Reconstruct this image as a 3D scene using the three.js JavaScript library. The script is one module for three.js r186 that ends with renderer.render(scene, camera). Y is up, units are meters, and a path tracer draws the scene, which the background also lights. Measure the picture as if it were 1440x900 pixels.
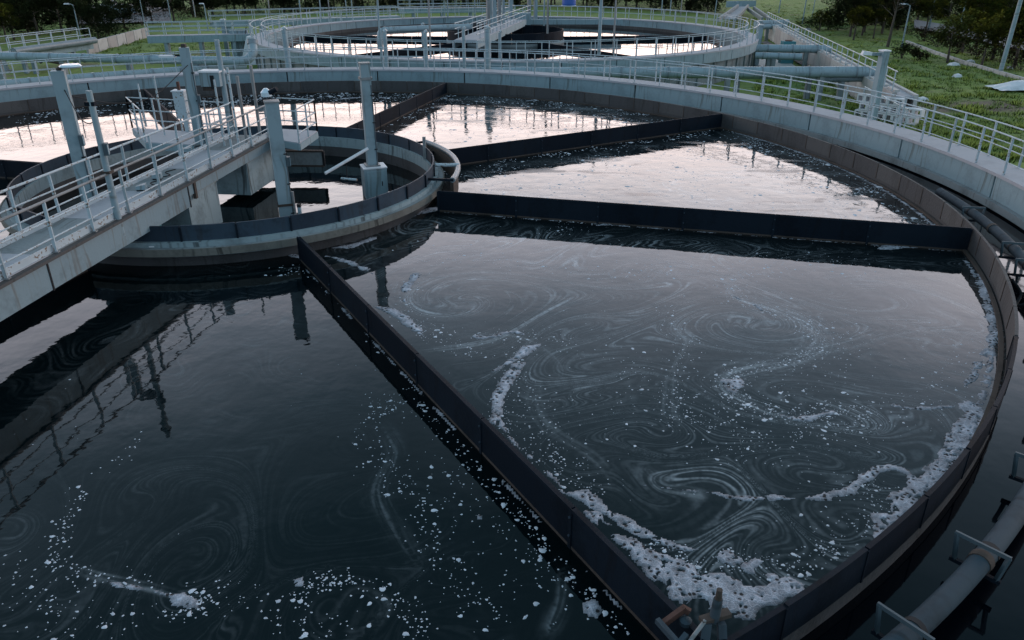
import * as THREE from 'three';
import { mergeGeometries } from 'three/addons/utils/BufferGeometryUtils.js';

// ---------------------------------------------------------------- camera, sky, sun, exposure
const scene = new THREE.Scene();
const F = 1069, TH = 25.35 * Math.PI / 180, EYE = new THREE.Vector3(8.38, 6.6, 22.9);
const camera = new THREE.PerspectiveCamera(2 * Math.atan(450 / F) * 180 / Math.PI, 1.6, 0.1, 1500);
camera.position.copy(EYE); camera.rotation.set(-TH, 0, 0); scene.add(camera);
const renderer = new THREE.WebGLRenderer({ antialias: true });
renderer.toneMapping = THREE.LinearToneMapping; renderer.toneMappingExposure = 1.27;
renderer.shadowMap.enabled = true;

// ---- seeded random and noise
let seed = 7;
const rnd = () => { seed = (seed * 1664525 + 1013904223) >>> 0; return seed / 4294967296; };
const rr = (a, b) => a + (b - a) * rnd();
const PERM = new Uint16Array(512); { const p = [...Array(256).keys()]; for (let i = 255; i > 0; i--) { const j = Math.floor(rnd() * (i + 1)); [p[i], p[j]] = [p[j], p[i]]; } for (let i = 0; i < 512; i++) PERM[i] = p[i & 255]; }
const GX = new Float32Array(256), GY = new Float32Array(256); for (let i = 0; i < 256; i++) { GX[i] = Math.cos(i * 2.39996); GY[i] = Math.sin(i * 2.39996); }
function noise(x, y) {                                    // gradient noise, about -0.7 .. 0.7
  const xf = Math.floor(x), yf = Math.floor(y), X = xf & 255, Y = yf & 255; x -= xf; y -= yf;
  const u = x * x * x * (x * (x * 6 - 15) + 10), v = y * y * y * (y * (y * 6 - 15) + 10);
  const a = PERM[PERM[X] + Y], b = PERM[PERM[X + 1] + Y], c = PERM[PERM[X] + Y + 1], d = PERM[PERM[X + 1] + Y + 1];
  const n0 = GX[a] * x + GY[a] * y, n1 = GX[b] * (x - 1) + GY[b] * y, n2 = GX[c] * x + GY[c] * (y - 1), n3 = GX[d] * (x - 1) + GY[d] * (y - 1);
  const t = n0 + u * (n1 - n0), w = n2 + u * (n3 - n2); return t + v * (w - t);
}
function fbm(x, y, o = 4) { let s = 0, a = 0.5, f = 1; for (let i = 0; i < o; i++) { s += a * noise(x * f + i * 17.3, y * f - i * 9.1); a *= 0.5; f *= 2.03; } return s; }
function tnoise(x, y, per) {                              // the same noise, repeating every PER cells
  const xf = Math.floor(x), yf = Math.floor(y), m = (n) => ((n % per) + per) % per; x -= xf; y -= yf;
  const X = m(xf), X1 = m(xf + 1), Y = m(yf), Y1 = m(yf + 1);
  const u = x * x * (3 - 2 * x), v = y * y * (3 - 2 * y), h = (i, j) => PERM[PERM[i & 255] + (j & 255)];
  const a = h(X, Y), b = h(X1, Y), c = h(X, Y1), d = h(X1, Y1);
  const n0 = GX[a] * x + GY[a] * y, n1 = GX[b] * (x - 1) + GY[b] * y, n2 = GX[c] * x + GY[c] * (y - 1), n3 = GX[d] * (x - 1) + GY[d] * (y - 1);
  const t = n0 + u * (n1 - n0), w = n2 + u * (n3 - n2); return t + v * (w - t);
}
const tfbm = (x, y, per, o = 4) => { let s = 0, a = 0.5, f = 1; for (let i = 0; i < o; i++) { s += a * tnoise(x * f, y * f, per * f); a *= 0.5; f *= 2; } return s; };
const clamp = (v, a = 0, b = 1) => Math.min(b, Math.max(a, v)), smooth = (a, b, v) => { const t = clamp((v - a) / (b - a)); return t * t * (3 - 2 * t); }, mix = (a, b, t) => a + (b - a) * t;
const toS = (v) => 255 * (v <= 0.0031308 ? v * 12.92 : 1.055 * Math.pow(clamp(v), 1 / 2.4) - 0.055);

// ---- dusk sky: a wide pale pink glow low over the far trees, blue-grey cloud overhead
{
  const W = 512, H = 256, d = new Float32Array(W * H * 4);
  const ramp = [[-90, .03, .03, .03], [-2, .06, .06, .06], [0, 1.8, 1.25, 1.05], [4, 2.9, 2.2, 1.92], [9, 3.0, 2.42, 2.26], [15, 2.25, 2.10, 2.18], [20, 1.42, 1.44, 1.66], [25, .62, .76, .95], [31, .28, .42, .55], [40, .11, .215, .29], [52, .10, .20, .275], [75, .20, .33, .42], [90, .23, .36, .45]];
  for (let j = 0; j < H; j++) for (let i = 0; i < W; i++) {
    const e = ((j + .5) / H - .5) * 180, az = ((i + .5) / W - .5) * 2 * Math.PI, x = Math.cos(az), z = Math.sin(az);
    const front = smooth(-.75, .75, -z + .12 * x);
    const wob = fbm(x * 2.2 + 3, z * 2.2 + e * .05, 3), cl = fbm(x * 4 + e * .03 + 11, z * 4 + e * .11, 4), ee = e > 0 ? e + wob * 7 * smooth(3, 20, e) : e;
    let k = 0; while (k < ramp.length - 2 && ramp[k + 1][0] < ee) k++;
    const a = ramp[k], b = ramp[k + 1], t = clamp((ee - a[0]) / (b[0] - a[0]));
    const o = (j * W + i) * 4, back = e > 0 ? [mix(.24, .42, Math.exp(-e / 24)), mix(.37, .62, Math.exp(-e / 24)), mix(.46, .80, Math.exp(-e / 24))] : [.05, .05, .05];
    for (let c = 0; c < 3; c++) { const f = mix(a[c + 1], b[c + 1], t) * (1 + (e > 1 ? cl * .35 : 0)); d[o + c] = mix(back[c] * (1 + cl * .2), f, front); }
    d[o + 3] = 1;
  }
  const sky = new THREE.DataTexture(d, W, H, THREE.RGBAFormat, THREE.FloatType);
  sky.mapping = THREE.EquirectangularReflectionMapping; sky.magFilter = sky.minFilter = THREE.LinearFilter; sky.needsUpdate = true;
  scene.background = sky; scene.environment = sky;
}
const sun = new THREE.DirectionalLight(new THREE.Color(1, .80, .70), 0.35);
sun.position.set(70, 24, -44); sun.shadow.radius = 30; sun.castShadow = true;
Object.assign(sun.shadow.camera, { left: -70, right: 70, top: 70, bottom: -70, near: 1, far: 300 }); sun.shadow.mapSize.set(2048, 2048);
scene.add(sun, sun.target);

// ---------------------------------------------------------------- from a pixel of the 1440 x 900 photograph to a point on a level plane
const FW = new THREE.Vector3(0, -Math.sin(TH), -Math.cos(TH)), UP = new THREE.Vector3(0, Math.cos(TH), -Math.sin(TH));
const V = (x, y, z) => new THREE.Vector3(x, y, z);
function P(px, py, y) { const d = FW.clone().addScaledVector(UP, (450 - py) / F); d.x += (px - 720) / F; return EYE.clone().addScaledVector(d, (y - EYE.y) / d.y); }
function proj(p) { const q = p.clone().sub(EYE), D = q.dot(FW); return [720 + F * q.x / D, 450 - F * q.dot(UP) / D, D]; }
function topAt(b, py) { let lo = 0, hi = 40; for (let i = 0; i < 40; i++) { const m = (lo + hi) / 2; if (proj(V(b.x, b.y + m, b.z))[1] > py) lo = m; else hi = m; } return lo; }
const inFrame = (p, m = 30) => { const q = proj(p); return q[2] > .2 && q[0] > -m && q[0] < 1440 + m && q[1] > -m && q[1] < 900 + m; };
const RAD = Math.PI / 180, pol = (r, a, y, c = [0, 0]) => V(c[0] + r * Math.cos(a * RAD), y, c[1] + r * Math.sin(a * RAD));

// ---------------------------------------------------------------- geometry kit: world coordinates, uv in metres
class G {
  constructor() { this.p = []; this.n = []; this.u = []; this.c = null; }
  tri(a, b, c, na, nb, nc, ua, ub, uc) {
    const e1 = V().subVectors(b, a), e2 = V().subVectors(c, a), fn = e1.cross(e2);
    if (fn.dot(na) + fn.dot(nb) + fn.dot(nc) < 0) { [b, c] = [c, b];[nb, nc] = [nc, nb];[ub, uc] = [uc, ub]; }
    this.p.push(a.x, a.y, a.z, b.x, b.y, b.z, c.x, c.y, c.z); this.n.push(na.x, na.y, na.z, nb.x, nb.y, nb.z, nc.x, nc.y, nc.z); this.u.push(...ua, ...ub, ...uc); return this;
  }
  quad(a, b, c, d, na, nb, nc, nd, ua, ub, uc, ud) { this.tri(a, b, c, na, nb, nc, ua, ub, uc); return this.tri(a, c, d, na, nc, nd, ua, uc, ud); }
  flat(a, b, c, d, out) {                                // flat quad, uv by its own edges in metres
    const n = V().subVectors(b, a).cross(V().subVectors(d, a)).normalize(); if (out && n.dot(out) < 0) n.negate();
    const U = (q) => Math.abs(n.y) > .7 ? [q.x, q.z] : Math.abs(n.x) > Math.abs(n.z) ? [q.z, q.y] : [q.x, q.y];
    return this.quad(a, b, c, d, n, n, n, n, U(a), U(b), U(c), U(d));
  }
  hexa(b, t) {                                           // four corners below, four above
    const m = V(); for (const q of [...b, ...t]) m.addScaledVector(q, 1 / 8);
    const f = (a, c, d, e) => { const k = V().add(a).add(c).add(d).add(e).multiplyScalar(.25).sub(m); this.flat(a, c, d, e, k); };
    f(b[0], b[1], b[2], b[3]); f(t[0], t[1], t[2], t[3]); for (let i = 0; i < 4; i++) { const j = (i + 1) % 4; f(b[i], b[j], t[j], t[i]); } return this;
  }
  box(x, y, z, sx, sy, sz, turn = 0, taper = 1) {        // y is the base
    const c = Math.cos(turn), s = Math.sin(turn), k = (u, v, h, f) => V(x + (c * u * sx + s * v * sz) * .5 * f, y + h, z + (-s * u * sx + c * v * sz) * .5 * f);
    return this.hexa([k(-1, -1, 0, 1), k(1, -1, 0, 1), k(1, 1, 0, 1), k(-1, 1, 0, 1)], [k(-1, -1, sy, taper), k(1, -1, sy, taper), k(1, 1, sy, taper), k(-1, 1, sy, taper)]);
  }
  beam(p, q, w, h) {                                     // square bar from p to q, h measured upward
    const d = V().subVectors(q, p).normalize(), s = Math.abs(d.y) > .95 ? V(1, 0, 0) : V().crossVectors(d, V(0, 1, 0)).normalize(), t = V().crossVectors(s, d).normalize();
    const k = (o, a, b) => o.clone().addScaledVector(s, a * w / 2).addScaledVector(t, b * h / 2);
    return this.hexa([k(p, -1, -1), k(p, 1, -1), k(q, 1, -1), k(q, -1, -1)], [k(p, -1, 1), k(p, 1, 1), k(q, 1, 1), k(q, -1, 1)]);
  }
  tube(p, q, r0, r1 = r0, seg = 8, caps = true) {
    const d = V().subVectors(q, p), L = d.length(); d.normalize();
    const s = Math.abs(d.y) > .9 ? V(1, 0, 0) : V(0, 1, 0), a = V().crossVectors(d, s).normalize(), b = V().crossVectors(d, a).normalize();
    const dir = (i) => a.clone().multiplyScalar(Math.cos(i / seg * 2 * Math.PI)).addScaledVector(b, Math.sin(i / seg * 2 * Math.PI));
    for (let i = 0; i < seg; i++) {
      const n0 = dir(i), n1 = dir(i + 1), u0 = i / seg * 6.28 * r0, u1 = (i + 1) / seg * 6.28 * r0;
      const p0 = p.clone().addScaledVector(n0, r0), p1 = p.clone().addScaledVector(n1, r0), q0 = q.clone().addScaledVector(n0, r1), q1 = q.clone().addScaledVector(n1, r1);
      this.quad(p0, p1, q1, q0, n0, n1, n1, n0, [0, u0], [0, u1], [L, u1], [L, u0]);
      if (caps) { const m = d.clone().negate(); this.tri(p, p0, p1, m, m, m, [0, 0], [r0, 0], [r0, r0]); this.tri(q, q0, q1, d, d, d, [0, 0], [r1, 0], [r1, r1]); }
    }
    return this;
  }
  path(pts, r, seg = 8) { for (let i = 0; i + 1 < pts.length; i++) this.tube(pts[i], pts[i + 1], r, r, seg, true); return this; }
  bend(pts, r, seg = 10, n = 24) {                       // smooth tube through points
    const c = new THREE.CatmullRomCurve3(pts), g = new THREE.TubeGeometry(c, n, r, seg, false).toNonIndexed(), L = c.getLength(), p = g.attributes;
    for (let i = 0; i < p.position.count; i++) { this.p.push(p.position.getX(i), p.position.getY(i), p.position.getZ(i)); this.n.push(p.normal.getX(i), p.normal.getY(i), p.normal.getZ(i)); this.u.push(p.uv.getX(i) * L, p.uv.getY(i) * 6.28 * r); }
    return this;
  }
  arcBox(r0, r1, a0, a1, y0, y1, seg, c = [0, 0]) {      // a box bent round a centre
    for (let i = 0; i < seg; i++) {
      const a = mix(a0, a1, i / seg), b = mix(a0, a1, (i + 1) / seg), R = (r, t, y) => pol(r, t, y, c), N = (t, s) => V(Math.cos(t * RAD) * s, 0, Math.sin(t * RAD) * s);
      const ua = a * RAD * r0, ub = b * RAD * r0, up = V(0, 1, 0), dn = V(0, -1, 0);
      this.quad(R(r0, a, y0), R(r0, b, y0), R(r0, b, y1), R(r0, a, y1), N(a, -1), N(b, -1), N(b, -1), N(a, -1), [ua, y0], [ub, y0], [ub, y1], [ua, y1]);
      this.quad(R(r1, a, y0), R(r1, b, y0), R(r1, b, y1), R(r1, a, y1), N(a, 1), N(b, 1), N(b, 1), N(a, 1), [ua, y0], [ub, y0], [ub, y1], [ua, y1]);
      this.quad(R(r0, a, y1), R(r0, b, y1), R(r1, b, y1), R(r1, a, y1), up, up, up, up, [ua, 0], [ub, 0], [ub, r1 - r0], [ua, r1 - r0]);
      this.quad(R(r0, a, y0), R(r0, b, y0), R(r1, b, y0), R(r1, a, y0), dn, dn, dn, dn, [ua, 0], [ub, 0], [ub, r1 - r0], [ua, r1 - r0]);
      for (const [t, s, on] of [[a, -1, i === 0], [b, 1, i === seg - 1]]) if (on) this.flat(R(r0, t, y0), R(r1, t, y0), R(r1, t, y1), R(r0, t, y1), V(-Math.sin(t * RAD) * s, 0, Math.cos(t * RAD) * s));
    }
    return this;
  }
  arcTube(r, y, a0, a1, rad, seg, sides = 6, c = [0, 0]) {
    for (let i = 0; i < seg; i++) for (let k = 0; k < sides; k++) {
      const A = [mix(a0, a1, i / seg), mix(a0, a1, (i + 1) / seg)], K = [k / sides * 2 * Math.PI, (k + 1) / sides * 2 * Math.PI];
      const N = (t, h) => V(Math.cos(h) * Math.cos(t * RAD), Math.sin(h), Math.cos(h) * Math.sin(t * RAD)), Q = (t, h) => pol(r, t, y, c).addScaledVector(N(t, h), rad), U = (t, h) => [t * RAD * r, h * rad];
      this.quad(Q(A[0], K[0]), Q(A[1], K[0]), Q(A[1], K[1]), Q(A[0], K[1]), N(A[0], K[0]), N(A[1], K[0]), N(A[1], K[1]), N(A[0], K[1]), U(A[0], K[0]), U(A[1], K[0]), U(A[1], K[1]), U(A[0], K[1]));
    }
    for (const t of [a0, a1]) for (let k = 0; k < sides; k++) { const m = pol(r, t, y, c), s = t === a0 ? -1 : 1, n = V(-Math.sin(t * RAD) * s, 0, Math.cos(t * RAD) * s); const e = (h) => m.clone().add(V(Math.cos(h) * Math.cos(t * RAD), Math.sin(h), Math.cos(h) * Math.sin(t * RAD)).multiplyScalar(rad)); this.tri(m, e(k / sides * 6.2832), e((k + 1) / sides * 6.2832), n, n, n, [0, 0], [rad, 0], [rad, rad]); }
    return this;
  }
  lathe(x, y, z, prof, seg = 16) {                       // profile of [radius, height]
    for (let i = 0; i + 1 < prof.length; i++) for (let k = 0; k < seg; k++) {
      const [r0, h0] = prof[i], [r1, h1] = prof[i + 1], l = Math.hypot(r1 - r0, h1 - h0) || 1, nr = (h1 - h0) / l, ny = -(r1 - r0) / l;
      const a = k / seg * 6.28319, b = (k + 1) / seg * 6.28319, Q = (r, h, t) => V(x + r * Math.cos(t), y + h, z + r * Math.sin(t)), N = (t) => V(nr * Math.cos(t), ny, nr * Math.sin(t));
      if (r0 + r1 > 1e-6) this.quad(Q(r0, h0, a), Q(r0, h0, b), Q(r1, h1, b), Q(r1, h1, a), N(a), N(b), N(b), N(a), [a * r0, h0], [b * r0, h0], [b * r1, h1], [a * r1, h1]);
    }
    return this;
  }
  build(at) {
    const g = new THREE.BufferGeometry(), p = new Float32Array(this.p); if (at) for (let i = 0; i < p.length; i += 3) { p[i] -= at.x; p[i + 1] -= at.y; p[i + 2] -= at.z; }
    // leave out the slivers that poles and pinched quads produce
    g.setAttribute('position', new THREE.BufferAttribute(p, 3)); g.setAttribute('normal', new THREE.BufferAttribute(new Float32Array(this.n), 3)); g.setAttribute('uv', new THREE.BufferAttribute(new Float32Array(this.u), 2)); return g;
  }
}
const g = () => new G();

// ---------------------------------------------------------------- names, things, parts
const used = new Map();
function numbered(name) { const n = used.get(name) || 0; used.set(name, n + 1); return n ? name + '_' + String(n).padStart(3, '0') : name; }
function thing(name, label, category, at, group) { const o = new THREE.Group(); o.name = numbered(name); o.position.copy(at || V(0, 0, 0)); o.userData = { label, category }; if (group) o.userData.group = group; scene.add(o); return o; }
function addMesh(parent, name, geo, mat) { const m = new THREE.Mesh(geo, mat); m.name = name; m.castShadow = m.receiveShadow = true; parent.add(m); return m; }
function part(t, name, geo, mat, label) {                 // geometry given in world coordinates, kept relative to its thing
  const at = V(); for (let o = t; o && o !== scene; o = o.parent) at.add(o.position);
  const m = addMesh(t, name, geo instanceof G ? geo.build(at) : geo, mat); if (label) m.userData.label = label; return m;
}
function one(name, label, category, geo, mat, group, at) { const p = at || V(0, 0, 0), m = addMesh(scene, numbered(name), geo.build(p), mat); m.position.copy(p); m.userData = { label, category }; if (group) m.userData.group = group; return m; }
function setting(name, geo, mat, kind = 'structure', label) { const m = addMesh(scene, numbered(name), geo instanceof G ? geo.build() : geo, mat); m.userData = { kind }; if (label) m.userData.label = label; return m; }
function put(parent, name, geo, mat, world) { const m = addMesh(parent, name, geo, mat); m.position.copy(world).sub(parent.position); return m; }

// ---------------------------------------------------------------- procedural surfaces
function tex(w, h, fn, srgb = true, rep = [1, 1]) {
  const d = new Uint8Array(w * h * 4);
  for (let j = 0; j < h; j++) for (let i = 0; i < w; i++) { const c = fn((i + .5) / w, (j + .5) / h), o = (j * w + i) * 4; for (let k = 0; k < 3; k++) { const v = Array.isArray(c) ? c[k] : c; d[o + k] = srgb ? toS(v) : clamp(v) * 255; } d[o + 3] = 255; }
  const t = new THREE.DataTexture(d, w, h); t.wrapS = t.wrapT = THREE.RepeatWrapping; t.magFilter = THREE.LinearFilter; t.minFilter = THREE.LinearMipmapLinearFilter; t.generateMipmaps = true; if (srgb) t.colorSpace = THREE.SRGBColorSpace; t.repeat.set(...rep); t.needsUpdate = true; return t;
}
// grime: patches, grain and runs that drip down; a tile of 4 m
const grimeTex = (amt, runs, tint) => tex(512, 512, (u, v) => {
  const a = tfbm(u * 5, v * 5, 5, 5), b = tfbm(u * 40 + 3, v * 40, 40, 2), run = smooth(.03, .26, tfbm(u * 40 + tnoise(u * 6, v * 6, 6) * 1.4, v * 2.0, 40, 2) + .25 * tfbm(u * 12, v * 4, 12, 2)) * runs * smooth(-.22, .3, tnoise(u * 7 + 2, v * 2, 7) + .5 * tnoise(u * 3, v * 3, 3));
  const k = clamp(1 + amt * (a * 1.5 + b * .5)); const m = 1 - run * .75; return [k * mix(tint[0], 1, m) * .92, k * mix(tint[1], 1, m) * .92, k * mix(tint[2], 1, m) * .92];
}, true, [.25, .25]);
const TX = { fascia: grimeTex(.5, .95, [.48, .42, .36]), girder: grimeTex(.6, .75, [.6, .36, .24]), concrete: grimeTex(.75, .65, [.28, .25, .22]), stained: grimeTex(.8, 1.0, [.10, .10, .10]), steel: grimeTex(.9, .5, [.9, .5, .35]), plain: grimeTex(.35, .2, [.7, .55, .45]), chips: tex(512, 512, (u, v) => { const a = tfbm(u * 30, v * 30, 30, 3), b = tfbm(u * 5, v * 5, 5, 3), k = smooth(.16, .22, a + b * .5), g0 = .92 + .2 * b; return [mix(g0, .42, k), mix(g0, .27, k), mix(g0, .19, k)]; }, true, [.5, .5]) };
const fineBump = tex(256, 256, (u, v) => .5 + tfbm(u * 24, v * 24, 24, 4), false, [.7, .7]);
const M = {};
function mat(name, rgb, rough, o = {}) { const m = new THREE.MeshPhysicalMaterial({ roughness: rough, ...o }); m.name = name; m.color.setRGB(...rgb); M[name] = m; return m; }
mat('fascia', [.235, .335, .38], .7, { map: TX.fascia, bumpMap: fineBump, bumpScale: .003 });
mat('fasciaB', [.21, .31, .355], .7, { map: TX.fascia, bumpMap: fineBump, bumpScale: .003 });
mat('walk', [.40, .41, .45], .85, { map: TX.plain, bumpMap: fineBump, bumpScale: .004 });
mat('concrete', [.23, .265, .28], .85, { map: TX.concrete, bumpMap: fineBump, bumpScale: .006 });
mat('stained', [.25, .33, .36], .85, { map: TX.stained, bumpMap: fineBump, bumpScale: .006 });
mat('pale', [.48, .47, .46], .8, { map: TX.plain, bumpMap: fineBump, bumpScale: .004 });
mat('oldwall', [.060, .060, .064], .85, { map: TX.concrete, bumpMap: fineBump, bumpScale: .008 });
mat('oldwallB', [.080, .079, .081], .85, { map: TX.concrete, bumpMap: fineBump, bumpScale: .008 });
mat('steel', [.006, .011, .019], .65, { specularIntensity: .18, map: TX.steel, bumpMap: fineBump, bumpScale: .002 });
mat('steelB', [.009, .0155, .025], .65, { specularIntensity: .18, map: TX.steel, bumpMap: fineBump, bumpScale: .002 });
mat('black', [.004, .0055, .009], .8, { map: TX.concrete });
mat('rust', [.10, .045, .034], .85, { map: TX.concrete, bumpMap: fineBump, bumpScale: .004 });
mat('rustdark', [.060, .045, .038], .85, { map: TX.concrete, bumpMap: fineBump, bumpScale: .004 });
mat('paint', [.42, .50, .55], .5, { map: TX.chips });
mat('paintrust', [.24, .25, .26], .6, { map: TX.concrete });
mat('column', [.245, .33, .375], .6, { map: TX.fascia });
mat('pipe', [.27, .36, .41], .5, { map: TX.fascia });
mat('pipegrey', [.19, .24, .275], .45, { map: TX.concrete });
mat('white', [.68, .70, .74], .6, { map: TX.plain });
mat('brick', [.40, .37, .36], .9, { map: TX.plain });
mat('lampglass', [.55, .66, .74], .25, {});
mat('bluetank', [.03, .10, .42], .4, {});
mat('teal', [.05, .22, .26], .7, { map: TX.plain });
mat('pipeold', [.040, .062, .080], .75, { specularIntensity: .4, map: TX.concrete });
mat('pipeoldB', [.050, .070, .088], .75, { specularIntensity: .4, map: TX.concrete });
mat('bracket', [.055, .085, .105], .6, { map: TX.plain });
mat('girder', [.19, .27, .31], .75, { map: TX.girder, bumpMap: fineBump, bumpScale: .004 });
mat('kerb', [.155, .155, .14], .85, { map: TX.stained, bumpMap: fineBump, bumpScale: .006 });
mat('rimsteel', [.034, .058, .085], .6, { map: TX.steel, bumpMap: fineBump, bumpScale: .002, specularIntensity: .4 });
mat('rimsteelB', [.022, .038, .058], .6, { map: TX.steel, bumpMap: fineBump, bumpScale: .002, specularIntensity: .4 });
mat('paintB', [.33, .40, .44], .6, { map: TX.girder });

// ---------------------------------------------------------------- levels and sizes of the near tank (water of the tank is y = 0)
const YG = -1.3, R_WEIR = 20.4, R_FACE = 22.7, R_OUT = 23.75, Y_WEIR = .6, Y_WALK = .92, R_RING = 6.0, Y_RING = 1.0;
const WALLS = [59.6, 14, -31.2, -76.4, -121, -166, 104.3];   // the radial baffles that the picture shows

// ---------------------------------------------------------------- ground
{
  const W = 1024, brown = P(1380, 150, YG), brown2 = P(1240, 30, YG), ext = 260;
  const ox = -70, oz = -150, map = tex(W, W, (u, v) => {
    const x = ox + u * ext, z = oz + v * ext, a = fbm(x * .09, z * .09, 4), b = fbm(x * .7, z * .7, 4), c = fbm(x * 2.6, z * 2.6, 2);
    let m = clamp(.5 + a * 1.4 + b * .9), r = mix(.07, .17, m), gg = mix(.14, .235, m), bl = mix(.025, .038, m);
    const d1 = Math.hypot((x - brown.x) / 9, (z - brown.z) / 2.6) + b * .9, d2 = smooth(.12, .34, fbm(x * .22 + 40, z * .22, 4)); const k = Math.max(1 - smooth(.5, 1.1, d1), d2 * .7);
    r = mix(r, .13, k); gg = mix(gg, .10, k); bl = mix(bl, .07, k); const q = 1 + c * .9; return [r * q, gg * q, bl * q];
  });
  map.repeat.set(1 / ext, 1 / ext); map.offset.set(-ox / ext, -oz / ext);
  const n = 260, geo = new THREE.PlaneGeometry(1, 1, n, n), p = geo.attributes.position, uv = geo.attributes.uv, S = 520;
  for (let i = 0; i < p.count; i++) { const s = p.getX(i) * 2, t = p.getY(i) * 2, x = 30 + Math.sign(s) * Math.abs(s) ** 1.5 * S / 2, z = -50 - Math.sign(t) * Math.abs(t) ** 1.5 * S / 2; const far = smooth(24.6, 30, Math.hypot(x, z)); p.setXYZ(i, x, YG + far * (fbm(x * .35, z * .35, 3) * .35), z); uv.setXY(i, x, z); }
  geo.computeVertexNormals();
  const m = mat('grass', [1, 1, 1], .95, { map, bumpMap: fineBump, bumpScale: .03 });
  setting('ground', geo, m);
}

// ---------------------------------------------------------------- water
const rippleTex = tex(1024, 1024, (u, v) => { const w = tfbm(u * 6 + .3, v * 6, 6, 2); return .5 + .62 * tnoise(u * 14 + w * 1.2, v * 14, 14) * .6 + .35 * tfbm(u * 26, v * 26 + w, 26, 2) + .10 * tfbm(u * 64, v * 64, 64, 2) + .25 * w; }, false, [1 / 7, 1 / 7]);
function waterMat(name, map, rough = .03, bump = .010) { return mat(name, [1, 1, 1], rough, { map, bumpMap: rippleTex, bumpScale: bump, ior: 1.333 }); }
const DEEP = [.0008, .0040, .0052];
// stirred film: grain carried backwards through a set of eddies, so that it is drawn out into threads
function filmField(x0, x1, z0, z1, eddies, steps = 50, N = 220) {
  const dx = new Float32Array(N * N), dz = new Float32Array(N * N);
  for (let j = 0; j < N; j++) for (let i = 0; i < N; i++) {
    let x = mix(x0, x1, i / (N - 1)), z = mix(z0, z1, j / (N - 1)); const X = x, Z = z;
    for (let s = 0; s < steps; s++) { let vx = 0, vz = 0; for (const e of eddies) { const a = x - e[0], b = z - e[1], k = e[2] * Math.exp(-(a * a + b * b) / (e[3] * e[3])); vx -= b * k; vz += a * k; } x += vx * .05; z += vz * .05; }
    dx[j * N + i] = x - X; dz[j * N + i] = z - Z;
  }
  return (x, z) => { const fx = clamp((x - x0) / (x1 - x0)) * (N - 1.001), fz = clamp((z - z0) / (z1 - z0)) * (N - 1.001), i = Math.floor(fx), j = Math.floor(fz), u = fx - i, v = fz - j, o = j * N + i, L = (a) => mix(mix(a[o], a[o + 1], u), mix(a[o + N], a[o + N + 1], u), v); return [x + L(dx), z + L(dz)]; };
}
function nearCurve(curves) {                               // drawn-out bands of scum along lines given in pixels: [strength, strands]
  const segs = []; curves.forEach((c, id) => { const q = new THREE.CatmullRomCurve3(c.pts.map(([a, b]) => P(a, b, 0))).getPoints(c.pts.length * 6); let L = 0; for (let i = 0; i + 1 < q.length; i++) { const l = Math.hypot(q[i + 1].x - q[i].x, q[i + 1].z - q[i].z); { const fr = (i + .5) / (q.length - 1); segs.push([q[i].x, q[i].z, q[i + 1].x, q[i + 1].z, c.w * (.7 + .6 * (.5 + noise(L * 1.3, id * 7))), (c.s ?? 1) * smooth(0, .22, fr) * smooth(1, .72, fr) * clamp(.75 + 1.2 * noise(L * .9 + 5, id * 3)), L, l, id * 31]); } L += l; } });
  const bins = new Map(), key = (i, j) => i * 4096 + j; for (const sg of segs) { const m = sg[4] * 2 + sg[7]; for (let i = Math.floor(sg[0] - m); i <= sg[0] + m; i++) for (let j = Math.floor(sg[1] - m); j <= sg[1] + m; j++) { const k = key(i, j); if (!bins.has(k)) bins.set(k, []); bins.get(k).push(sg); } }
  return (x, z) => { const near = bins.get(key(Math.floor(x), Math.floor(z))); if (!near) return 0; let best = 0, side = 0, arc = 0; for (const [ax, az, bx, bz, w, s, L, l, id] of near) { if (Math.abs(x - ax) > w * 2 + l || Math.abs(z - az) > w * 2 + l) continue; const t = clamp(((x - ax) * (bx - ax) + (z - az) * (bz - az)) / (l * l + 1e-9)), dx = x - ax - t * (bx - ax), dz = z - az - t * (bz - az), d = Math.hypot(dx, dz), e = s * Math.exp(-d * d / (w * w) * 2); if (e > best) { best = e; side = Math.sign(dx * (bz - az) - dz * (bx - ax)) * d; arc = L + t * l + id; } } return best < .004 ? 0 : best * (.25 + 1.5 * smooth(-.1, .35, noise(side * 15 + noise(arc * .8, side * 3) * 1.4, arc * .55)) + .5 * smooth(0, .3, noise(side * 34, arc * 1.1 + 7))); };
}
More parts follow.
